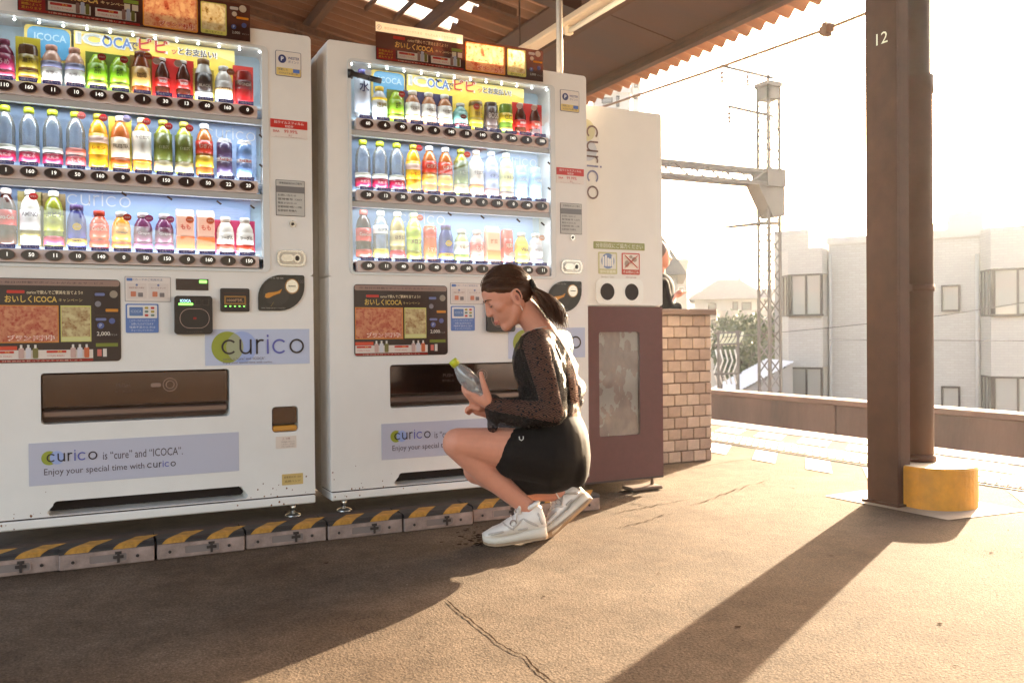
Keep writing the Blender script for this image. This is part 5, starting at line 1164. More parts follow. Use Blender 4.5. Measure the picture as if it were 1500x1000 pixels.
# face details lie on the skin
from mathutils.bvhtree import BVHTree
def bvh(o): return BVHTree.FromPolygons([v.co for v in o.data.vertices], [list(p.vertices) for p in o.data.polygons])
_cl = Vector(((CAM - G0).dot(_r0), (CAM - G0).dot(_f0), CAM.z))
def on_mesh(tree, px, py, lift=.001):
    d = (V(px, py) - _cl).normalized(); h = tree.ray_cast(_cl, d)
    return (h[0] + h[1] * lift) if h[0] is not None else V(px, py)
BT = bvh(bd_)
def skin_at(f, s, u, lift=.0006):
    o = Hd(f + .10, s * 1.35, u); d = (Hd(f - .06, s * .7, u) - o).normalized(); h = BT.ray_cast(o, d)
    return (h[0] + h[1] * lift) if h[0] is not None else Hd(f, s, u)
b = MB()
b.tube([skin_at(.08, s_, -.0815 - abs(s_) * .10 + (.0008 if 0 < abs(s_) < .01 else 0), .0) for s_ in (-.022, -.014, -.006, 0, .006, .014, .022)], [.0012, .0034, .0042, .0036, .0042, .0034, .0012], 8)
b.tube([skin_at(.08, s_, -.0895 + abs(s_) * .12, .0) for s_ in (-.019, -.011, 0, .011, .019)], [.0012, .0042, .0052, .0042, .0012], 8)
b.build('lips', pm('lips', (.46, .13, .095), .45), woman)
for s in (-1, 1):
    b = MB(); b.tube([skin_at(.07, s * a_, z_) for a_, z_ in ((.013, -.002), (.020, .002), (.029, .0045), (.038, .0035), (.047, -.002))], [.0016, .0024, .0023, .0017, .0007], 6); b.build('eyebrow', HAIR, woman)
    b = MB(); b.tube([skin_at(.07, s * a_, z_) for a_, z_ in ((.018, -.0215), (.024, -.0245), (.031, -.0255), (.038, -.0235), (.044, -.0195))], [.0010, .0017, .0020, .0020, .0010], 6); b.build('eyelashes', pm('lash', (.012, .006, .005), .5), woman)
    b = MB(); b.tube([skin_at(.07, s * a_, z_, .0002) for a_, z_ in ((.019, -.0155), (.026, -.0125), (.034, -.0125), (.042, -.0165))], [.0005, .0009, .0009, .0004], 5); b.build('eyelid_crease', pm('lid_shadow', (.26, .09, .06), .6), woman)
    b = MB(); c_ = Hd(-.008, s * .0835, -.036); b.ball(c_, (.005, .0015, .011), rot=RH); b.build('ear_shade', pm('ear_shade_skin', (.34, .11, .07), .6), woman)  # darker skin tone paints the shade inside the ear
b = MB(); b.tube([Hd(-.006, .084, -.066), Hd(-.006, .085, -.080)], .0012, 6).ball(Hd(-.006, .085, -.082), .0030); b.build('earring', pm('silver', (.8, .78, .72), .2, 1.0), woman)
# hair cap following the hairline
def hairline(f): return -.012 + (f * .50 if f > 0 else max(f * 2.6, -.078))
v = []; fc = []; NU, NV = 72, 48
for j in range(NV + 1):
    t = math.pi * j / NV
    for i in range(NU):
        a = 2 * math.pi * i / NU
        d = Vector((math.sin(t) * math.cos(a), math.sin(t) * math.sin(a), math.cos(t)))
        p = Vector((d.x * .093, d.y * .075, d.z * .090))
        e = (p.z - hairline(p.x) - .004 * noise.noise(Vector((p.x * 90, p.y * 60, 2)))) / .018
        k = max(0, min(1, e * .5 + .5)); k = k * k * (3 - 2 * k)
        strand = .012 * math.sin(a * 34 + d.z * 9 + 3 * math.sin(a * 7)) + .010 * math.sin(a * 61 + 2.3)
        sc_ = .88 + k * (.168 + strand * .5) - (.018 * k if d.x > .5 else 0)
        p *= sc_
        v.append(HC + HF * p.x + HS * p.y + HU * p.z)
for j in range(NV):
    for i in range(NU): fc.append((j * NU + i, (j + 1) * NU + i, (j + 1) * NU + (i + 1) % NU, j * NU + (i + 1) % NU))
b = MB(); b.add(v, fc, 0, True)
# combed strands over the cap
KN = V(778, 424, .035)
for k in range(150):
    a = RND.uniform(-1.25, 1.25); f0 = RND.uniform(-.02, .075)
    s0 = math.sin(a); q = Vector((f0 / .096, s0 * math.sqrt(max(0, 1 - (f0 / .096) ** 2)), 0)); zz = 1 - q.x ** 2 - q.y ** 2
    q.z = math.sqrt(max(0, zz)); 
    if q.z * .09 < hairline(f0) + .004: continue
    st_ = HC + HF * q.x * .1005 + HS * q.y * .081 + HU * q.z * .0975
    pts = []
    for n_ in range(7):
        t = n_ / 6; p = st_.lerp(KN, t); d = p - HC; loc = Vector((d.dot(HF) / .1005, d.dot(HS) / .081, d.dot(HU) / .0975)); L_ = loc.length
        if L_ < 1 and t < .92: d = d / max(L_, .2) * (1.0 + .012 * RND.random())
        pts.append(HC + d)
    b.tube(pts, [.0006, .0011, .0012, .0012, .0012, .0012, .001], 4, caps=False)
b.build('hair', HAIR, woman)
b = MB()
for k in range(380):    # pony tail
    a = RND.uniform(0, 2 * math.pi); r_ = math.sqrt(RND.random())
    off = Vector((math.cos(a), math.sin(a), 0)) * r_; ln = RND.uniform(.72, 1.0)
    cl = [(781, 423, .12), (787, 424, .55), (795, 430, .95), (804, 441, 1.12), (810, 454, 1.12), (814, 466, .92), (817, 477, .55 + RND.random() * .5)]
    pts = []
    for q_, (px, py, wd) in enumerate(cl):
        if q_ > 2: px = 795 + (px - 795) * ln; py = 430 + (py - 430) * ln
        c = V(px, py, .03); j_ = .0010 + .0007 * q_; pts.append(c + Vector((off.x * .047 * wd + RND.gauss(0, j_), off.y * .046 * wd + RND.gauss(0, j_), off.x * .040 * wd * -.55 + RND.gauss(0, j_))))
    fly = RND.random() < .10
    if fly: pts[-1] += Vector((RND.uniform(0, .035), RND.uniform(-.01, .01), RND.uniform(-.02, .012)))
    b.tube(pts, [.0016, .0022, .0023, .0022, .0019, .0013, .0003] if not fly else [.0008, .0008, .0008, .0007, .0006, .0005, .0003], 4, caps=False)
b.build('ponytail', HAIR, woman)
b = MB()
for k in range(26):
    p0 = HC + (HF * RND.uniform(-.09, .05) + HS * RND.uniform(-.05, .06) + HU * RND.uniform(.05, .085)); d = (p0 - HC).normalized()
    p0 = HC + Vector((0, 0, 0)) + d * .098
    b.tube([p0, p0 + d * .008 + Vector((.008, 0, .004)), p0 + d * .012 + Vector((.022, .002, RND.uniform(-.004, .006)))], [.0005, .0004, .0002], 3, caps=False)
tag(b.build('stray_hair', HAIR, woman), kind='stuff')
sp = []
ta = (V(790, 418, .03) - V(776, 424, .03)).normalized(); tb = ta.cross(Vector((0, 1, 0))).normalized(); tcn = ta.cross(tb)
b = MB(); pts = [V(782, 421, .035) + (tb * math.cos(2 * math.pi * k / 24) + tcn * math.sin(2 * math.pi * k / 24)) * (.024 + .003 * math.sin(k * 2.6)) for k in range(25)]
b.tube(pts, [.0095 + .0025 * math.sin(k * 3.1) for k in range(25)], 8); b.build('scrunchie', BLACKF, woman)
# clothes
top = [('e', V(794, 532, .08), (.104, .156, .118)), ('c', V(802, 548, .08), .103, V(806, 596, .08), .104, ((0, 1, 0), 1.25))]
blob('camisole', top, .008, 4, BLACKF, woman)
blouse = [('e', V(794, 530, .08), (.113, .166, .128)), ('c', V(787, 507, -.05), .062, V(817, 501, .22), .058), ('c', V(802, 550, .08), .112, V(806, 590, .08), .114, ((0, 1, 0), 1.25)),
          ('e', V(838, 570, .05), (.050, .13, .050)), ('c', V(806, 497, .08), .046, V(828, 538, .08), .050), ('c', V(842, 585, .06), .034, V(760, 602, .03), .040),
          ('c', NS, .060, V(803, 560, -.078), .064), ('c', V(803, 560, -.078), .064, V(806, 598, -.085), .062), ('c', V(808, 601, -.085), .056, V(770, 604, -.08), .058), ('c', V(770, 604, -.08), .058, V(738, 600, -.074), .044),
          ('c', V(738, 600, -.074), .044, V(724, 596, -.07), .031), ('c', V(722, 590, -.07), .030, V(722, 625, -.065), .019),
          ('c', FS, .060, FE, .060), ('c', FE, .058, V(735, 607, .05), .046), ('c', V(735, 607, .05), .044, V(722, 606, .035), .032)]
def wrinkle(co, no):
    n1 = noise.noise(Vector((co.x * 22, co.y * 14, co.z * 26))) * .0055 + noise.noise(Vector((co.x * 50, co.y * 40, co.z * 60 + 5))) * .0022
    return co + no * n1
blo_ = blob('lace_blouse', blouse, .0055, 5, LACE, woman, disp=wrinkle)
skirt = [('e', V(812, 654, .08), (.132, .185, .165)), ('c', V(803, 666, .0), .118, V(757, 664, -.02), .092), ('c', V(806, 670, .15), .115, V(762, 676, .14), .095), ('c', V(800, 690, .02), .085, V(775, 700, .03), .06), ('e', V(845, 672, .08), (.050, .13, .105)), ('c', V(818, 640, .08), .104, V(814, 620, .08), .097, ((0, 1, 0), 1.25))]
ski_ = blob('skirt', skirt, .007, 8, SKIRTM, woman, disp=lambda co, no: co + no * noise.noise(Vector((co.x * 11, co.y * 9, co.z * 16))) * .004)
BLT = bvh(blo_)
zp = [on_mesh(BLT, x_, y_, .0015) for x_, y_ in ((804, 481), (810, 486), (818, 496), (825, 507), (832, 520), (838, 535), (843, 550), (845, 561))]
b = MB(); b.tube(zp, .0024, 6); b.tube([on_mesh(BLT, x_, y_, .0015) for x_, y_ in ((800, 486), (807, 493), (814, 505), (819, 517), (822, 527))], .0014, 5); b.build('zip_fastener', pm('zip_pale', (.62, .46, .36), .4, .3), woman)
b = MB(); b.ball(on_mesh(BLT, 845, 563, .004), .0055); b.build('zip_pull', pm('zip_pale', (.62, .46, .36), .4, .3), woman)
b = MB(); b.tube([on_mesh(BLT, x_, y_, .0015) for x_, y_ in ((764, 491), (770, 487), (778, 484), (786, 481), (794, 479), (801, 478))], .0021, 6); b.build('neck_piping', pm('zip_pale', (.62, .46, .36), .4, .3), woman)
b = MB(); c0 = on_mesh(bvh(ski_), 764, 643, .0045)
b.tube([c0 + Vector((-.008, 0, .007)), c0 + Vector((-.007, 0, -.003)), c0 + Vector((0, 0, -.007)), c0 + Vector((.006, 0, -.002)), c0 + Vector((.006, 0, .008))], .0018, 5).tube([c0 + Vector((-.004, 0, -.010)), c0 + Vector((.004, 0, -.012))], .0014, 5); b.build('emblem', pm('emblem_white', (.7, .66, .6), .5), woman)
b = MB(); a_ = V(759, 733, .018)
b.tube([a_ + Vector((.032 * math.cos(2 * math.pi * k / 18) * .8, .033 * math.sin(2 * math.pi * k / 18), .022 * math.cos(2 * math.pi * k / 18) * -.6)) for k in range(19)], .0014, 5); b.build('anklet', pm('gold', (.7, .42, .12), .3, 1.0), woman)

# sneakers: sections along the foot, heel at 0, toe at 1
def shoe(name, toe, heel, lift_up, opening):
    """toe, heel: points under the sole; lift_up: up vector of the shoe"""
    ax = (toe - heel); L_ = ax.length; ax = ax / L_; side = ax.cross(lift_up).normalized(); up = side.cross(ax).normalized()
    def pt(t, s, h): return heel + ax * (t * L_) + side * s + up * h
    sec = [(-.01, .018, .070, .060), (.03, .030, .108, .052), (.12, .036, .122, .045), (.24, .036, .112, .045), (.34, .036, .108, .045), (.46, .039, .092, .045), (.58, .043, .077, .045), (.70, .046, .064, .042), (.82, .045, .055, .038), (.92, .037, .047, .034), (.98, .024, .038, .028), (1.0, .010, .028, .022)]
    def solid(name_, fn, mat, lo, n=14):
        v = []; f = []
        for row in sec:
            t, w_, h, hb = row
            for k in range(n):
                a = 2 * math.pi * k / n
                v.append(fn(t, w_, h, a))
        m_ = len(sec)
        for i in range(m_ - 1):
            for k in range(n): f.append((i * n + k, i * n + (k + 1) % n, (i + 1) * n + (k + 1) % n, (i + 1) * n + k))
        f.append(list(range(n))); f.append([(m_ - 1) * n + k for k in range(n)])
        b = MB(); b.add(v, f, 0, True); return b.build(name_, mat, woman)
    def upper(t, w_, h, a):
        c, s = math.cos(a), math.sin(a); e = .75
        x = math.copysign(abs(c) ** e, c) * w_; top_ = max(0, s); narrow = 1 - .42 * top_ * (h / .12)
        z = .022 + (h - .022) * (s * .5 + .5) ** .9
        bulge = .0022 * math.sin(t * 26) + .0018 * math.sin(a * 6 + t * 9)
        return pt(t, x * narrow + (bulge if abs(c) > .3 else 0) * math.copysign(1, c), z + bulge)
    def sole(t, w_, h, a):
        c, s = math.cos(a), math.sin(a); e = .45
        x = math.copysign(abs(c) ** e, c) * (w_ * 1.10 + .003); hh = .036 if t < .4 else .028
        z = hh * (.5 + .5 * math.copysign(abs(s) ** e, s)); spring = .012 * max(0, (t - .75) / .25) ** 2
        return pt(t, x * (1 + .05 * (z / hh - .5)), z + spring)
    b0 = solid('sneaker_upper', upper, SHOE, 0); solid('sneaker_sole', sole, SOLE, 0)
    b = MB()
    outl = [(t, s * (w_ * 1.12 + .002), w_) for s in (1, -1) for (t, w_, h, hb) in (sec if s > 0 else sec[::-1])]
    b.add([pt(t, s, -.004 + .012 * max(0, (t - .75) / .25) ** 2) for t, s, w_ in outl] + [pt(t, s, .004 + .012 * max(0, (t - .75) / .25) ** 2) for t, s, w_ in outl], [list(range(len(outl)))[::-1], list(range(len(outl), 2 * len(outl)))] + [(k, (k + 1) % len(outl), (k + 1) % len(outl) + len(outl), k + len(outl)) for k in range(len(outl))]); b.build('outsole', SOLEB, woman)
    b = MB()
    for sd in (1, -1):   # overlay panels and seams on both sides
        for (t0, h0, t1, h1, r_) in ((.12, .045, .34, .078, .005), (.34, .078, .52, .050, .0045), (.50, .045, .66, .070, .004), (.66, .045, .90, .040, .005), (.05, .05, .10, .09, .006), (.28, .042, .44, .042, .004)):
            pts = []
            for k in range(6):
                t = t0 + (t1 - t0) * k / 5; h = h0 + (h1 - h0) * k / 5 
                w_ = next((sec[i][1] + (sec[i + 1][1] - sec[i][1]) * (t - sec[i][0]) / (sec[i + 1][0] - sec[i][0]) for i in range(len(sec) - 1) if sec[i][0] <= t <= sec[i + 1][0]), .04)
                H_ = next((sec[i][2] + (sec[i + 1][2] - sec[i][2]) * (t - sec[i][0]) / (sec[i + 1][0] - sec[i][0]) for i in range(len(sec) - 1) if sec[i][0] <= t <= sec[i + 1][0]), .1)
                q = max(0, min(1, (h - .022) / (H_ - .022))) ; s = q * 2 - 1; c = math.sqrt(max(0, 1 - s * s)) ** .75; x = c * w_ * (1 - .42 * max(0, s) * (H_ / .12))
                pts.append(pt(t, sd * (x + .0005), h))
            b.tube(pts, [r_ * .6] + [r_] * 4 + [r_ * .6], 6)
    b.build('sneaker_overlay', SHOEG, woman)
    b = MB()
    for sd in (1, -1):
        q = pt(.50, sd * .036, .068); b.tube([q + ax * .011 * math.cos(2 * math.pi * k / 14) + up * .011 * math.sin(2 * math.pi * k / 14) for k in range(15)], .0026, 6)
    b.build('lace_ring', pm('ring_grey', C(160, 140, 128), .4), woman)
    b = MB()
    for k in range(5):
        t = .44 + k * .065; h = .100 - k * .0115
        b.tube([pt(t, -.026, h - .014), pt(t + .012, -.012, h - .001), pt(t + .012, .012, h - .001), pt(t, .026, h - .014)], .0028, 5)
    b.tube([pt(.43, -.01, .104), pt(.40, -.030, .118), pt(.43, -.040, .098), pt(.45, -.036, .075)], .0024, 5); b.tube([pt(.43, .01, .104), pt(.41, .028, .114), pt(.45, .038, .092)], .0024, 5)
    b.build('shoelace', SHOE, woman)
    b = MB(); b.tube([pt(.385, -.022, .095), pt(.36, -.020, .135), pt(.37, 0, .146), pt(.36, .020, .135), pt(.385, .022, .095)], [.006, .007, .007, .007, .006], 7); b.build('tongue', SHOE, woman)
    b = MB(); oc = [pt(.14 + .085 * math.cos(2 * math.pi * k / 20) + .02, .028 * math.sin(2 * math.pi * k / 20), .114 + .010 * math.cos(2 * math.pi * k / 20 + 2.6)) for k in range(21)]; b.tube(oc, .0085, 8); b.build('ankle_collar', SHOE, woman)
def GL(x, y, z=0.0): P = Vector((x, y, z)) - G0; return Vector((P.dot(_r0), P.dot(_f0), P.z))
t1 = V(708, 796, -.01); t1.z = .003; h1 = V(801, 784, .0)
shoe('near', t1, h1, Vector((0, 0, 1)), 0)
t2 = V(801, 794, .04); t2.z = .008; h2 = V(864, 733, .17)
shoe('far', t2, h2, Vector((-.78, .20, .59)).normalized(), 0)

# the bottle in her hand
B0, B1 = V(709.5, 584, -.052), V(662.5, 527.5, -.075)
bt = thing('water_bottle', 'clear plastic water bottle with lime cap held by the crouching woman', 'bottle', G0 + _r0 * B0.x + _f0 * B0.y + Vector((0, 0, B0.z)))
dw_ = (_r0 * (B1 - B0).x + _f0 * (B1 - B0).y + Vector((0, 0, (B1 - B0).z))); bl_ = dw_.length
bt.rotation_mode = 'QUATERNION'; bt.rotation_quaternion = dw_.to_track_quat('Z', 'Y')
HWATER = thin_glass('held_bottle', (.86, .84, .82), 1.8, .05, .06, haze=.22)
k = bl_ / .207
b = MB(); b.lathe([(r_ * 1.12, z * k) for r_, z in [(.020, 0), (.027, .006), (.0275, .03), (.026, .034), (.0275, .038), (.0275, .06), (.026, .064), (.0275, .068), (.0275, .115), (.0255, .135), (.0195, .158), (.0125, .176), (.0115, .185)]], n=28); b.build('bottle_body', HWATER, bt)
b = MB(); b.lathe([(.0158, .184 * k), (.0158, .205 * k), (.0135, .2075 * k)], n=24).lathe([(.0150, .179 * k), (.0150, .1825 * k)], n=24); b.build('cap', pm('lime_cap', (.52, .56, .03), .4), bt)

# standing person behind the brick wall
PB = at_depth(962, 500, 7.6); PB.z = 0
p2 = thing('person', 'person in dark clothes standing behind the brick wall holding out a phone', 'person', PB, -PSI)
def Q(px, py, dd=0.0):
    P = at_depth(px, py, 7.6 + dd) - PB; return Vector((P.dot(_r0), P.dot(_f0), P.z))
hc = Q(966, 374)
pb = [('e', hc, (.088, .078, .115)), ('e', hc + Vector((.02, 0, -.05)), (.07, .06, .07)), ('c', hc + Vector((.09, 0, -.02)), .014, hc + Vector((.098, 0, -.032)), .013), ('c', hc + Vector((0, 0, -.10)), .05, hc + Vector((-.01, 0, -.2)), .055)]
pb += [('c', hc + Vector((-.01, 0, -.28)), .12, hc + Vector((-.02, 0, -.62)), .115, ((0, 1, 0), 1.4)), ('c', Vector((hc.x - .02, .09, hc.z - .66)), .095, Vector((-.02, .09, .48)), .06), ('c', Vector((-.02, .09, .48)), .058, Vector((-.03, .09, .07)), .04),
       ('c', Vector((hc.x - .02, -.09, hc.z - .66)), .095, Vector((.02, -.09, .48)), .06), ('c', Vector((.02, -.09, .48)), .058, Vector((.02, -.09, .07)), .04)]
for s_ in (-1, 1): pb += [('c', Vector((-.05, s_ * .09, .04)), .038, Vector((.13, s_ * .09, .03)), .03)]
HP = Q(998, 432)
for s_ in (-1, 1):
    sh = hc + Vector((-.01, s_ * .17, -.26)); el = Vector((hc.x + .04, s_ * .19, hc.z - .48)); wr = HP + Vector((-.07, s_ * .05, -.01))
    pb += [('c', sh, .05, el, .038), ('c', el, .036, wr, .024), ('c', wr, .022, wr + Vector((.05, -s_ * .01, .012)), .020)]
    for k in range(4): pb += finger([wr + Vector((.055, -s_ * (.012 - .014 * k) , .012 + .004 * k)), wr + Vector((.085, -s_ * (.02 - .01 * k), .022 + .004 * k)), wr + Vector((.105, -s_ * (.03 - .008 * k), .034))], .009, .007)
    pb += finger([wr + Vector((.03, 0, .02)), wr + Vector((.055, -s_ * .01, .045)), wr + Vector((.07, -s_ * .02, .05))], .010, .008)
blob('body', pb, .009, 3, SKIN, p2)
blob('hair', [('e', hc + Vector((-.018, 0, .022)), (.093, .088, .112)), ('e', hc + Vector((-.05, 0, -.06)), (.055, .075, .07))], .01, 3, pm('hair_brown', (.10, .045, .02), .45, sheen=.2), p2)
blob('dark_top', [('c', hc + Vector((-.01, 0, -.28)), .135, hc + Vector((-.02, 0, -.64)), .13, ((0, 1, 0), 1.4))] + [('c', hc + Vector((-.01, s_ * .17, -.26)), .062, Vector((hc.x + .04, s_ * .19, hc.z - .48)), .052) for s_ in (-1, 1)] + [('c', Vector((hc.x + .04, s_ * .19, hc.z - .48)), .05, Vector((hc.x + .12, s_ * .15, hc.z - .45)), .042) for s_ in (-1, 1)], .012, 3, BLACKF, p2)
blob('trousers', [('c', Vector((hc.x - .02, s_ * .09, hc.z - .66)), .108, Vector((-.02, s_ * .09, .12)), .07) for s_ in (-1, 1)], .014, 3, BLACKF, p2)
ph = thing('phone', 'phone held out in both hands of the person behind the wall', 'phone', PB + _r0 * (HP.x + .03) + _f0 * HP.y + Vector((0, 0, HP.z + .02)), -PSI)
b = MB(); b.box(-.07, .07, -.036, .036, -.004, .004, b=.003); o = b.build('phone_case', pm('phone_case', (.35, .30, .27), .3), ph); o.rotation_euler = (0, rad(-25), 0)
# ------------------------------------------------------------------ catenary mast and wires
STL = pm('mast_steel', (.15, .12, .10), .6, .3, var=.15, scale=2)
MD = 20.0
mb0 = at_depth(1128, 575, MD); MBASE = Vector((mb0.x, mb0.y, -2.2))
mast = thing('catenary_mast', 'tall lattice steel railway mast carrying a truss beam over the tracks', 'mast', MBASE, 0)
ZT = at_depth(1128, 130, MD).z - MBASE.z; HWM = .165
for sx in (-1, 1):
    for sy in (-1, 1):
        b = MB(); b.box(sx * HWM - .025, sx * HWM + .025, sy * HWM - .025, sy * HWM + .025, 0, ZT); b.build('leg', STL, mast)
n = int(ZT / .33)
for fx in ((0, 1), (0, -1), (1, 0), (-1, 0)):
    b = MB()
    for k in range(n):
        z0 = k * ZT / n; z1 = (k + 1) * ZT / n; a = -HWM if k % 2 else HWM
        if fx[0] == 0: b.bar((a, fx[1] * (HWM + .005), z0), (-a, fx[1] * (HWM + .005), z1), .035, .012)
        else: b.bar((fx[0] * (HWM + .005), a, z0), (fx[0] * (HWM + .005), -a, z1), .035, .012)
    tag(b.build('lattice', STL, mast), kind='stuff')
b = MB(); b.box(-.22, .22, -.22, .22, ZT, ZT + .10).box(-.19, .19, -.19, .19, ZT - .28, ZT); b.build('cap_plate', STL, mast)
zb0 = at_depth(1128, 272, MD).z - MBASE.z; zb1 = at_depth(1128, 254, MD).z - MBASE.z
b = MB(); b.box(-.26, .26, -.26, .26, zb0 - .06, zb1 + .06); b.build('gusset_box', STL, mast)
b = MB(); b.prism([(-.5, zb0), (.28, zb0), (.28, zb0 - .7), (-.05, zb0 - .75)], -.2, .2); b.build('knee_plate', STL, mast)
b = MB(); LB = -9
for yy in (-.18, .18):
    for z in (zb0, zb1): b.box(LB, -.26, yy - .035, yy + .035, z - .035, z + .035)
b.build('beam_chord', STL, mast)
b = MB(); k = 0; x = -.26
while x > LB + .5:
    for yy in (-.19, .19): b.bar((x, yy, zb0 if k % 2 else zb1), (x - .42, yy, zb1 if k % 2 else zb0), .045, .02)
    x -= .42; k += 1
tag(b.build('beam_bracing', STL, mast), kind='stuff')
for z_, x0 in ((at_depth(1128, 112, MD).z, -1.35), (at_depth(1128, 168, MD).z, -1.15)):
    zz = z_ - MBASE.z; b = MB(); b.bar((x0, 0, zz + .05), (.15, 0, zz - .04), .05)
    if zz > ZT: b.bar((0, 0, ZT), (0, 0, zz + .02), .05)
    b.build('bracket_arm', STL, mast)
    for xx in ((x0 + .03, x0 + .75) if zz > ZT else (x0 + .03,)):
        b = MB(); b.tube([(xx, 0, zz + .03), (xx, 0, zz - .30)], .02, 8)
        for k in range(3): b.lathe([(.03, 0), (.055, -.03), (.03, -.05)], (xx, 0, zz - .08 - .09 * k), 10)
        b.build('insulator', pm('porcelain', (.30, .22, .18), .4), mast)
zz = at_depth(1128, 328, MD).z - MBASE.z
b = MB(); b.tube([(-1.25, 0, zz - .14), (-.2, 0, zz), (.25, 0, zz + .03)], [.03, .045, .045], 10); b.build('swing_arm', STL, mast)
wires = []
def wire(label, pts, r=.011, col=(.10, .08, .07)):
    o = tag(MB().tube(pts, r, 6).build('overhead_wire', pm('wire_dark', col, .6)), label, 'wire', 'overhead wires along the track'); return o
for lab, x, z0 in (('upper thin overhead wire along the near track', 6.6, 4.9), ('lower thin overhead wire along the near track', 6.4, 4.35), ('overhead wire on the outer side of the track', 8.9, 5.9), ('highest overhead wire beyond the wall', 10.4, 6.6)):
    pts = []
    for k in range(61):
        y = -28 + k * 1.2; t = ((y + 28) % 18) / 18; pts.append((x, y, z0 - .55 * (4 * t * (1 - t)) * (1 if z0 > 4.5 else .05)))
    wire(lab, pts)
b = MB()
for k in range(10): 
    y = -25 + k * 6.1; b.tube([(6.6, y, 4.62), (6.4, y + .05, 4.34)], .008, 5)
tag(b.build('wire_dropper', pm('wire_dark', (.10, .08, .07), .6)), kind='stuff')
# pair of thin pale lines crossing in front of the flats
wire('thin pale line crossing low in front of the flats', [at_depth(1215, 498, 18), at_depth(1290, 498, 16), at_depth(1500, 499, 14), at_depth(1650, 500, 13)], .007, (.8, .75, .68))
wire('thin sagging line crossing the flats behind the column', [at_depth(1060, 494, 22), at_depth(1215, 480, 20), at_depth(1380, 462, 18), at_depth(1650, 420, 15)], .010, (.25, .2, .17))

# ------------------------------------------------------------------ block of flats with bay windows
P1 = at_depth(1180, 500, 28.5); P2 = at_depth(1470, 500, 25.6); P1.z = P2.z = 0
TF = (P2 - P1).normalized(); NF = Vector((TF.y, -TF.x, 0));
if NF.dot(P1) > 0: NF = -NF
ANG = math.atan2(TF.y, TF.x)
flats = thing('apartment_block', 'pale tiled block of flats with brown framed bay windows', 'building', (P1.x, P1.y, -6), ANG)
def FL(px, py):     # facade coordinates: along, up
    d = ray(px, py); t = (P1 - CAM).dot(NF) / d.dot(NF); P = CAM + d * t; return (P - P1).dot(TF), P.z + 6
TILE = pm('facade_tile', (.50, .44, .37), .7, var=.1, scale=3)
N_, L_ = nodes_of(TILE)
tc = N_.new('ShaderNodeTexCoord'); br = N_.new('ShaderNodeTexBrick'); br.inputs['Scale'].default_value = 1; br.inputs['Brick Width'].default_value = .22; br.inputs['Row Height'].default_value = .075; br.inputs['Mortar Size'].default_value = .008
br.inputs['Color1'].default_value = (.385, .345, .305, 1); br.inputs['Color2'].default_value = (.36, .32, .28, 1); br.inputs['Mortar'].default_value = (.33, .295, .26, 1)
mp = N_.new('ShaderNodeMapping'); mp.inputs['Rotation'].default_value = (rad(90), 0, 0); L_.new(tc.outputs['Object'], mp.inputs[0]); L_.new(mp.outputs[0], br.inputs[0]); L_.new(br.outputs[0], N_['Principled BSDF'].inputs['Base Color'])
FRM = pm('window_brown', (.030, .014, .008), .5); WG = pm('window_glass', (.30, .28, .25), .06, spec=.8); CURT = pm('curtain', (.55, .50, .44), .8, var=.1, scale=3, stretch=(14, 1, 1))
SLABM = pm('parapet_pale', (.40, .36, .32), .8)
s0, zt = FL(1214, 366); s1, zt2 = FL(1365, 345); sE = FL(1560, 340)[0]
# local y: negative towards the platform
b = MB(); b.box(s0, sE, 0, 9, 0, zt2 - .1); b.build('main_wall', TILE, flats)
b = MB(); b.box(s0 - .04, sE + .04, -.06, 9.04, zt2 - .1, zt2 + .12); b.build('parapet', SLABM, flats)
sl0, zl = FL(1150, 338); b = MB(); b.box(sl0 - .3, s0 - .002, .35, 9, 0, FL(1180, 368)[1]); b.build('rear_wall', TILE, flats)
b = MB(); b.box(FL(1372, 330)[0], FL(1430, 330)[0], 3, 6.5, zt2 + .1, zt2 + 1.0); b.build('penthouse', SLABM, flats)
def window(sa, sb, za, zb, y, npan, parent=flats, label=None):
    b = MB(); w_ = .055
    b.ringp(rr_pts(sa, sb, za, zb, .001, 1), rr_pts(sa + w_, sb - w_, za + w_, zb - w_, .001, 1), y - .09, y + .05)
    fr = b.build('window', FRM, parent)
    for k in range(npan):
        xa = sa + w_ + (sb - sa - 2 * w_) * k / npan; xb = sa + w_ + (sb - sa - 2 * w_) * (k + 1) / npan
        b = MB(); b.box(xa + .005, xb - .005, y - .030, y - .022, za + w_, zb - w_); b.build('pane', WG, fr)
        b = MB(); b.box(xa + .005, xb - .005, y - .021, y - .012, za + w_, zb - w_); b.build('curtain', CURT, fr)
        if k: b = MB(); b.box(xa - .03, xa + .03, y - .07, y, za + w_ + .002, zb - w_ - .002); b.build('mullion', FRM, fr)
    return fr
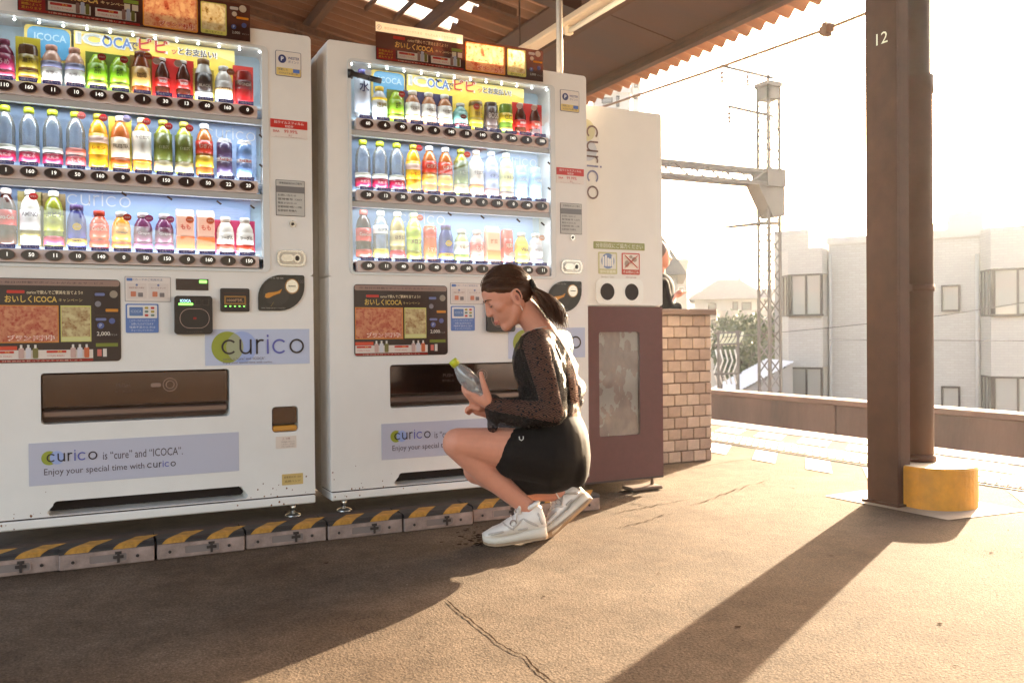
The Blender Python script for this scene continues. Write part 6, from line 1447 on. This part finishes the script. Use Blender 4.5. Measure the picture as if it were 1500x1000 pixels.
def bay(pxl, pxm, pxr, ytop, rows, depth=.8):
    """projecting bay with an oblique left side; rows are (top, bottom) pixel rows of the glazing at pxm"""
    sa, sm, sr = FL(pxl, 450)[0], FL(pxm, 450)[0], FL(pxr, 450)[0]; zt_ = FL(pxm, ytop)[1]
    plan = [(sa, -.002), (sm, -depth), (sr, -depth), (sr, -.002)]
    bands = [0] + [z for r_ in rows[::-1] for z in (FL(pxm, r_[1])[1], FL(pxm, r_[0])[1])] + [zt_]
    for k in range(0, len(bands), 2):
        z0, z1 = bands[k], bands[k + 1]
        v = [(p[0], p[1], z) for z in (z0, z1) for p in plan]
        b = MB(); b.add(v, [(0, 1, 2, 3), (7, 6, 5, 4), (0, 4, 5, 1), (1, 5, 6, 2), (2, 6, 7, 3), (3, 7, 4, 0)]); b.build('bay_wall', TILE, flats)
    for k in range(1, len(bands) - 1, 2):
        z0, z1 = bands[k] + .003, bands[k + 1] - .003
        window(sm + .05, sr - .02, z0, z1, -depth + .10, 2)
        # oblique side window
        d = Vector((sm - sa, -depth + .002, 0)); L3 = d.length; an = math.atan2(d.y, d.x)
        o = link('bay_side', None, flats, (sa, 0, 0), an)
        b = MB(); w_ = .05
        b.ringp(rr_pts(.02, L3 - .02, z0, z1, .001, 1), rr_pts(.02 + w_, L3 - .02 - w_, z0 + w_, z1 - w_, .001, 1), .0, .10)
        for q in (1, 2): b.box(L3 * q / 3 - .025, L3 * q / 3 + .025, .01, .08, z0 + w_ + .002, z1 - w_ - .002)
        b.build('window', FRM, o); b = MB(); b.box(.07, L3 - .07, .04, .05, z0 + w_, z1 - w_); b.build('pane', WG, o)
        b = MB(); b.box(sa + .03, sr - .03, -.012, -.004, z0, z1); b.build('bay_back', CURT, flats)
        b = MB(); b.box(sm - .03, sr + .03, -depth - .10, -depth + .02, z0 - .01, z0 + .06); b.build('sill_rail', FRM, flats)
bay(1143, 1164, 1213, 368, ((404, 464), (536, 602)))
bay(1436, 1454, 1530, 337, ((396, 464), (549, 612)))
for (xa, xb, ya, yb) in ((1379, 1407, 418, 456), (1379, 1407, 565, 600)):
    sa, z1 = FL(xa, ya); sb, z0 = FL(xb, yb); window(sa, sb, z0, z1, -.02, 1)
for px in (1217, 1432):
    s_ = FL(px, 450)[0]; b = MB(); b.tube([(s_, -.09, 0), (s_, -.09, FL(px, 372)[1])], .05, 8); b.build('downpipe', SLABM, flats)
tb = at_depth(1153, 400, 31.5)
tower = thing('stair_tower', 'plain pale stair tower rising at the left end of the flats', 'building', (tb.x, tb.y, -6), ANG)
b = MB(); b.box(-.45, .75, 0, 4, 0, at_depth(1153, 338, 31.5).z + 6); b.build('wall', TILE, tower)

# ------------------------------------------------------------------ town behind
def vloc(px, dep, z=-6): P = at_depth(px, 490, dep); return Vector((P.x, P.y, z))
def zof(py, px, dep): return at_depth(px, py, dep).z + 6
PALE = pm('render_pale', (.42, .39, .36), .85, var=.06, scale=.8); PALE2 = pm('render_grey', (.29, .26, .235), .85, var=.08, scale=.8); ROOFM = pm('roof_tile_grey', (.10, .085, .08), .75, var=.2, scale=4); FARW = pm('far_render', (.20, .185, .175), .85, var=.06, scale=.8); WIN = pm('far_window', (.14, .13, .125), .15)
def house(label, px0, px1, ytop, dep, wall, roof=None, rh=0, wins=(), deepm=8.0, cat='house', ridge='hip', over=.5):
    pc = (px0 + px1) / 2; w_ = (px1 - px0) / FPX * dep; h = zof(ytop, pc, dep); o = thing(cat.replace(' ', '_') if cat != 'house' else 'town_house', label, 'building' if cat != 'house' else 'house', vloc(pc, dep), -PSI - math.atan((pc - 750) / FPX))
    b = MB(); b.box(-w_ / 2, w_ / 2, 0, deepm, 0, h); b.build('wall', wall, o)
    if roof:
        v = [(-w_ / 2 - over, -over, h - .05), (w_ / 2 + over, -over, h - .05), (w_ / 2 + over, deepm + over, h - .05), (-w_ / 2 - over, deepm + over, h - .05)]
        if ridge == 'hip': v += [(-w_ * .18, deepm / 2, h + rh), (w_ * .18, deepm / 2, h + rh)]; f = [(0, 1, 5, 4), (1, 2, 5), (2, 3, 4, 5), (3, 0, 4), (3, 2, 1, 0)]
        else: v += [(0, -over, h + rh), (0, deepm + over, h + rh)]; f = [(0, 1, 4), (1, 2, 5, 4), (2, 3, 5), (3, 0, 4, 5), (3, 2, 1, 0)]
        b = MB(); b.add(v, f); b.build('roof', roof, o)
    else:
        b = MB(); b.box(-w_ / 2 - .1, w_ / 2 + .1, -.1, deepm + .1, h, h + .3); b.build('parapet', wall, o)
    for (xa, xb, ya, yb) in wins:
        b = MB(); ua = (xa - pc) / FPX * dep; ub = (xb - pc) / FPX * dep; za = zof(yb, pc, dep); zb_ = zof(ya, pc, dep)
        b.ringp(rr_pts(ua, ub, za, zb_, .001, 1), rr_pts(ua + .06, ub - .06, za + .06, zb_ - .06, .001, 1), -.08, .02); fr = b.build('window', FRM if wall is PALE else PALE, o)
        b = MB(); b.box(ua + .06, ub - .06, -.03, -.004, za + .06, zb_ - .06); b.build('pane', WIN, fr)
    return o
hh = house('white house with a low grey hipped roof beyond the wall', 1019, 1118, 437, 62, PALE, ROOFM, 1.5, ((1038, 1050, 444, 458), (1073, 1081, 442, 455), (1086, 1100, 443, 455), (1040, 1050, 468, 480), (1073, 1081, 466, 478), (1088, 1100, 468, 480)))
b = MB(); b.box(-1.2, 3.6, -1.3, -.05, zof(464, 1068, 62), zof(462, 1068, 62)).box(-1.2, 3.6, -1.34, -1.28, zof(463, 1068, 62), zof(455, 1068, 62)); b.build('balcony', PALE2, hh)
wn = [(1036 + 8 * c, 1041 + 8 * c, 392 + 10 * r, 398 + 10 * r) for c in range(4) for r in range(5)]
house('distant tall pale apartment tower with rows of small windows', 1029, 1068, 386, 170, FARW, None, 0, wn, 12, 'apartment_tower')
house('stepped grey apartment tower beside the distant pale one', 1055, 1085, 408, 140, FARW, None, 0, [(1058 + 8 * c, 1062 + 8 * c, 414 + 10 * r, 420 + 10 * r) for c in range(3) for r in range(2)], 10, 'apartment_tower')
house('gabled beige house just right of the person behind the wall', 944, 992, 402, 44, PALE2, ROOFM, 2.0, ((980, 988, 412, 424),), 8, ridge='gable')
house('narrow grey building behind the gabled beige house', 990, 1007, 386, 60, PALE2, None, 0, ((994, 1003, 400, 410), (994, 1003, 420, 430)), 6, 'office_building')
house('pale faded building far behind the white house', 1010, 1030, 428, 200, FARW, None, 0, ((1013, 1018, 434, 440), (1021, 1026, 434, 440)), 10, 'office_building')
house('low pale house between the white house and the mast', 1100, 1150, 442, 90, PALE, ROOFM, 1.5, ((1108, 1116, 448, 456), (1122, 1132, 448, 456)))
house('slim white tower block above the recycling bin', 929, 939, 118, 55, PALE, None, 0, ((931, 937, 124, 130), (931, 937, 140, 146)), 4, 'tower_block')
house('broad white building edge above the recycling bin', 872, 924, 138, 48, PALE, None, 0, ((905, 910, 142, 158), (884, 900, 144, 152)), 6, 'tower_block')
house('large faded building standing behind the flats', 1368, 1420, 330, 120, PALE, None, 0, [(1374 + 9 * c, 1380 + 9 * c, 334 + 8 * r, 338 + 8 * r) for c in range(5) for r in range(2)], 10, 'office_building')
# corrugated shed roof by the mast foot
sd = vloc(1112, 27); shed = thing('track_shed', 'shed with a slanted grey corrugated roof beside the mast foot', 'shed', sd, -PSI)
za, zb_ = zof(530, 1140, 27), zof(578, 1080, 27)
v = []; f = []
for k in range(41):
    x = -.85 + 1.9 * k / 40; dz = .02 * math.cos(k * math.pi)
    v += [(x * 1.0, 0, zb_ + (za - zb_) * (k / 40) + dz), (x, 3.0, zb_ + (za - zb_) * (k / 40) + dz)]
for k in range(40): f.append((2 * k, 2 * k + 2, 2 * k + 3, 2 * k + 1))
b = MB(); b.add(v, f); b.build('roof', pm('shed_roof', (.40, .40, .42), .5, .3), shed)
b = MB(); b.add([(-.83, .05, 0), (1.03, .05, 0), (1.03, .05, za - .06), (-.83, .05, zb_ - .06)], [(0, 1, 2, 3)]); b.add([(-.83, 2.95, 0), (1.03, 2.95, 0), (1.03, 2.95, za - .06), (-.83, 2.95, zb_ - .06)], [(0, 1, 2, 3)]); b.box(-.83, -.80, .05, 2.95, 0, zb_ - .06); b.build('wall', PALE2, shed)
# signalling frame with pale curved cables
fp = vloc(1066, 24, -2.0); frame = thing('cable_frame', 'steel frame with looping pale cables beyond the parapet', 'utility frame', fp, -PSI)
def FX(px, py, dd=0): P = at_depth(px, py, 24 + dd) - fp; return Vector((P.dot(_r0), P.dot(_f0), P.z))
for px, d_ in ((1052, 0), (1081, 0), (1056, .8), (1079, .8)):
    p = FX(px, 484, d_); b = MB(); b.box(p.x - .03, p.x + .03, p.y - .03, p.y + .03, 0, p.z); b.build('post', STL, frame)
for py in (488, 505, 548):
    b = MB(); b.bar(FX(1046, py), FX(1086, py - 2), .05); b.build('crossbar', STL, frame)
for k in range(6):
    x0 = 1049 + 6 * k; b = MB(); b.tube([FX(x0 - 2, 506, .1), FX(x0 + 3, 501, .1), FX(x0 + 7, 494, .2), FX(x0 + 9, 486, .2)], .035, 6); b.build('cable_loop', pm('cable_pale', (.72, .66, .44), .5), frame)
for k in range(5):
    x0 = 1048 + 7 * k; b = MB(); b.tube([FX(x0, 512, .3), FX(x0 + 4, 528, .2), FX(x0 - 2, 545, .3), FX(x0 + 3, 562, .2)], .022, 6); b.build('cable_drop', pm('cable_white', (.75, .70, .62), .5), frame)
# trees
LEAFS = [pm('leaf_%d' % i, c, .6) for i, c in enumerate(((.06, .075, .022), (.085, .10, .032), (.045, .055, .02)))]
def tree(label, px, ytop, ybot, dep, rad_, nleaf, seed):
    R_ = random.Random(seed); base = vloc(px, dep); t = thing('leafy_tree', label, 'tree', base)
    zt_ = zof(ytop, px, dep); zb2 = zof(ybot, px, dep); zc = (zt_ + zb2) / 2
    b = MB(); b.tube([(0, 0, 0), (.05, 0, zc * .5), (0, .1, zc)], [.2, .16, .1], 8)
    for k in range(6): a = k * 1.05; b.tube([(0, 0, zc * .75), (math.cos(a) * rad_ * .4, math.sin(a) * rad_ * .4, zc), (math.cos(a) * rad_ * .75, math.sin(a) * rad_ * .75, zc + (zt_ - zc) * .6)], [.09, .05, .02], 5)
    b.build('trunk', pm('bark', (.09, .06, .045), .9), t)
    cl = [(R_.gauss(0, .5) * rad_, R_.gauss(0, .5) * rad_, zc + R_.uniform(-1, 1) * (zt_ - zb2) * .42) for _ in range(26)]
    b = MB()
    for k in range(nleaf):
        c = R_.choice(cl); s_ = .12 + .10 * R_.random(); p = Vector((c[0] + R_.gauss(0, .26) * rad_ * .8, c[1] + R_.gauss(0, .26) * rad_ * .8, c[2] + R_.gauss(0, .26) * rad_ * .8))
        n1 = Vector((R_.gauss(0, 1), R_.gauss(0, 1), R_.gauss(0, 1))).normalized(); n2 = n1.cross(Vector((R_.gauss(0, 1), R_.gauss(0, 1), R_.gauss(0, 1)))).normalized()
        b.add([p, p + n1 * s_ + n2 * s_ * .35, p + n1 * s_ * 1.9, p + n1 * s_ - n2 * s_ * .35], [(0, 1, 2, 3)], R_.randrange(3))
    b.build('crown', LEAFS, t, recalc=False)
tree('rounded green tree between the white house and the mast', 1098, 470, 545, 40, 1.5, 5200, 3)
tree('smaller green tree low beside the slanted shed roof', 1084, 505, 560, 36, .8, 2400, 5)
tree('dark green tree half hidden behind the lattice mast', 1122, 478, 540, 46, 1.1, 2600, 8)

HAZE = True
if HAZE:
    b = MB(); b.box(-40, 240, -40, 240, -7.2, 18)
    hz = b.build('haze', []); tag(hz, kind='stuff')
    mt = bpy.data.materials.new('haze_air'); mt.use_nodes = True; N, L = nodes_of(mt); N.remove(N['Principled BSDF'])
    pv = N.new('ShaderNodeVolumePrincipled'); pv.inputs['Color'].default_value = (.86, .95, 1, 1); pv.inputs['Density'].default_value = .00042; pv.inputs['Anisotropy'].default_value = .7
    L.new(pv.outputs[0], N['Material Output'].inputs['Volume']); hz.data.materials.append(mt)
flush_text()
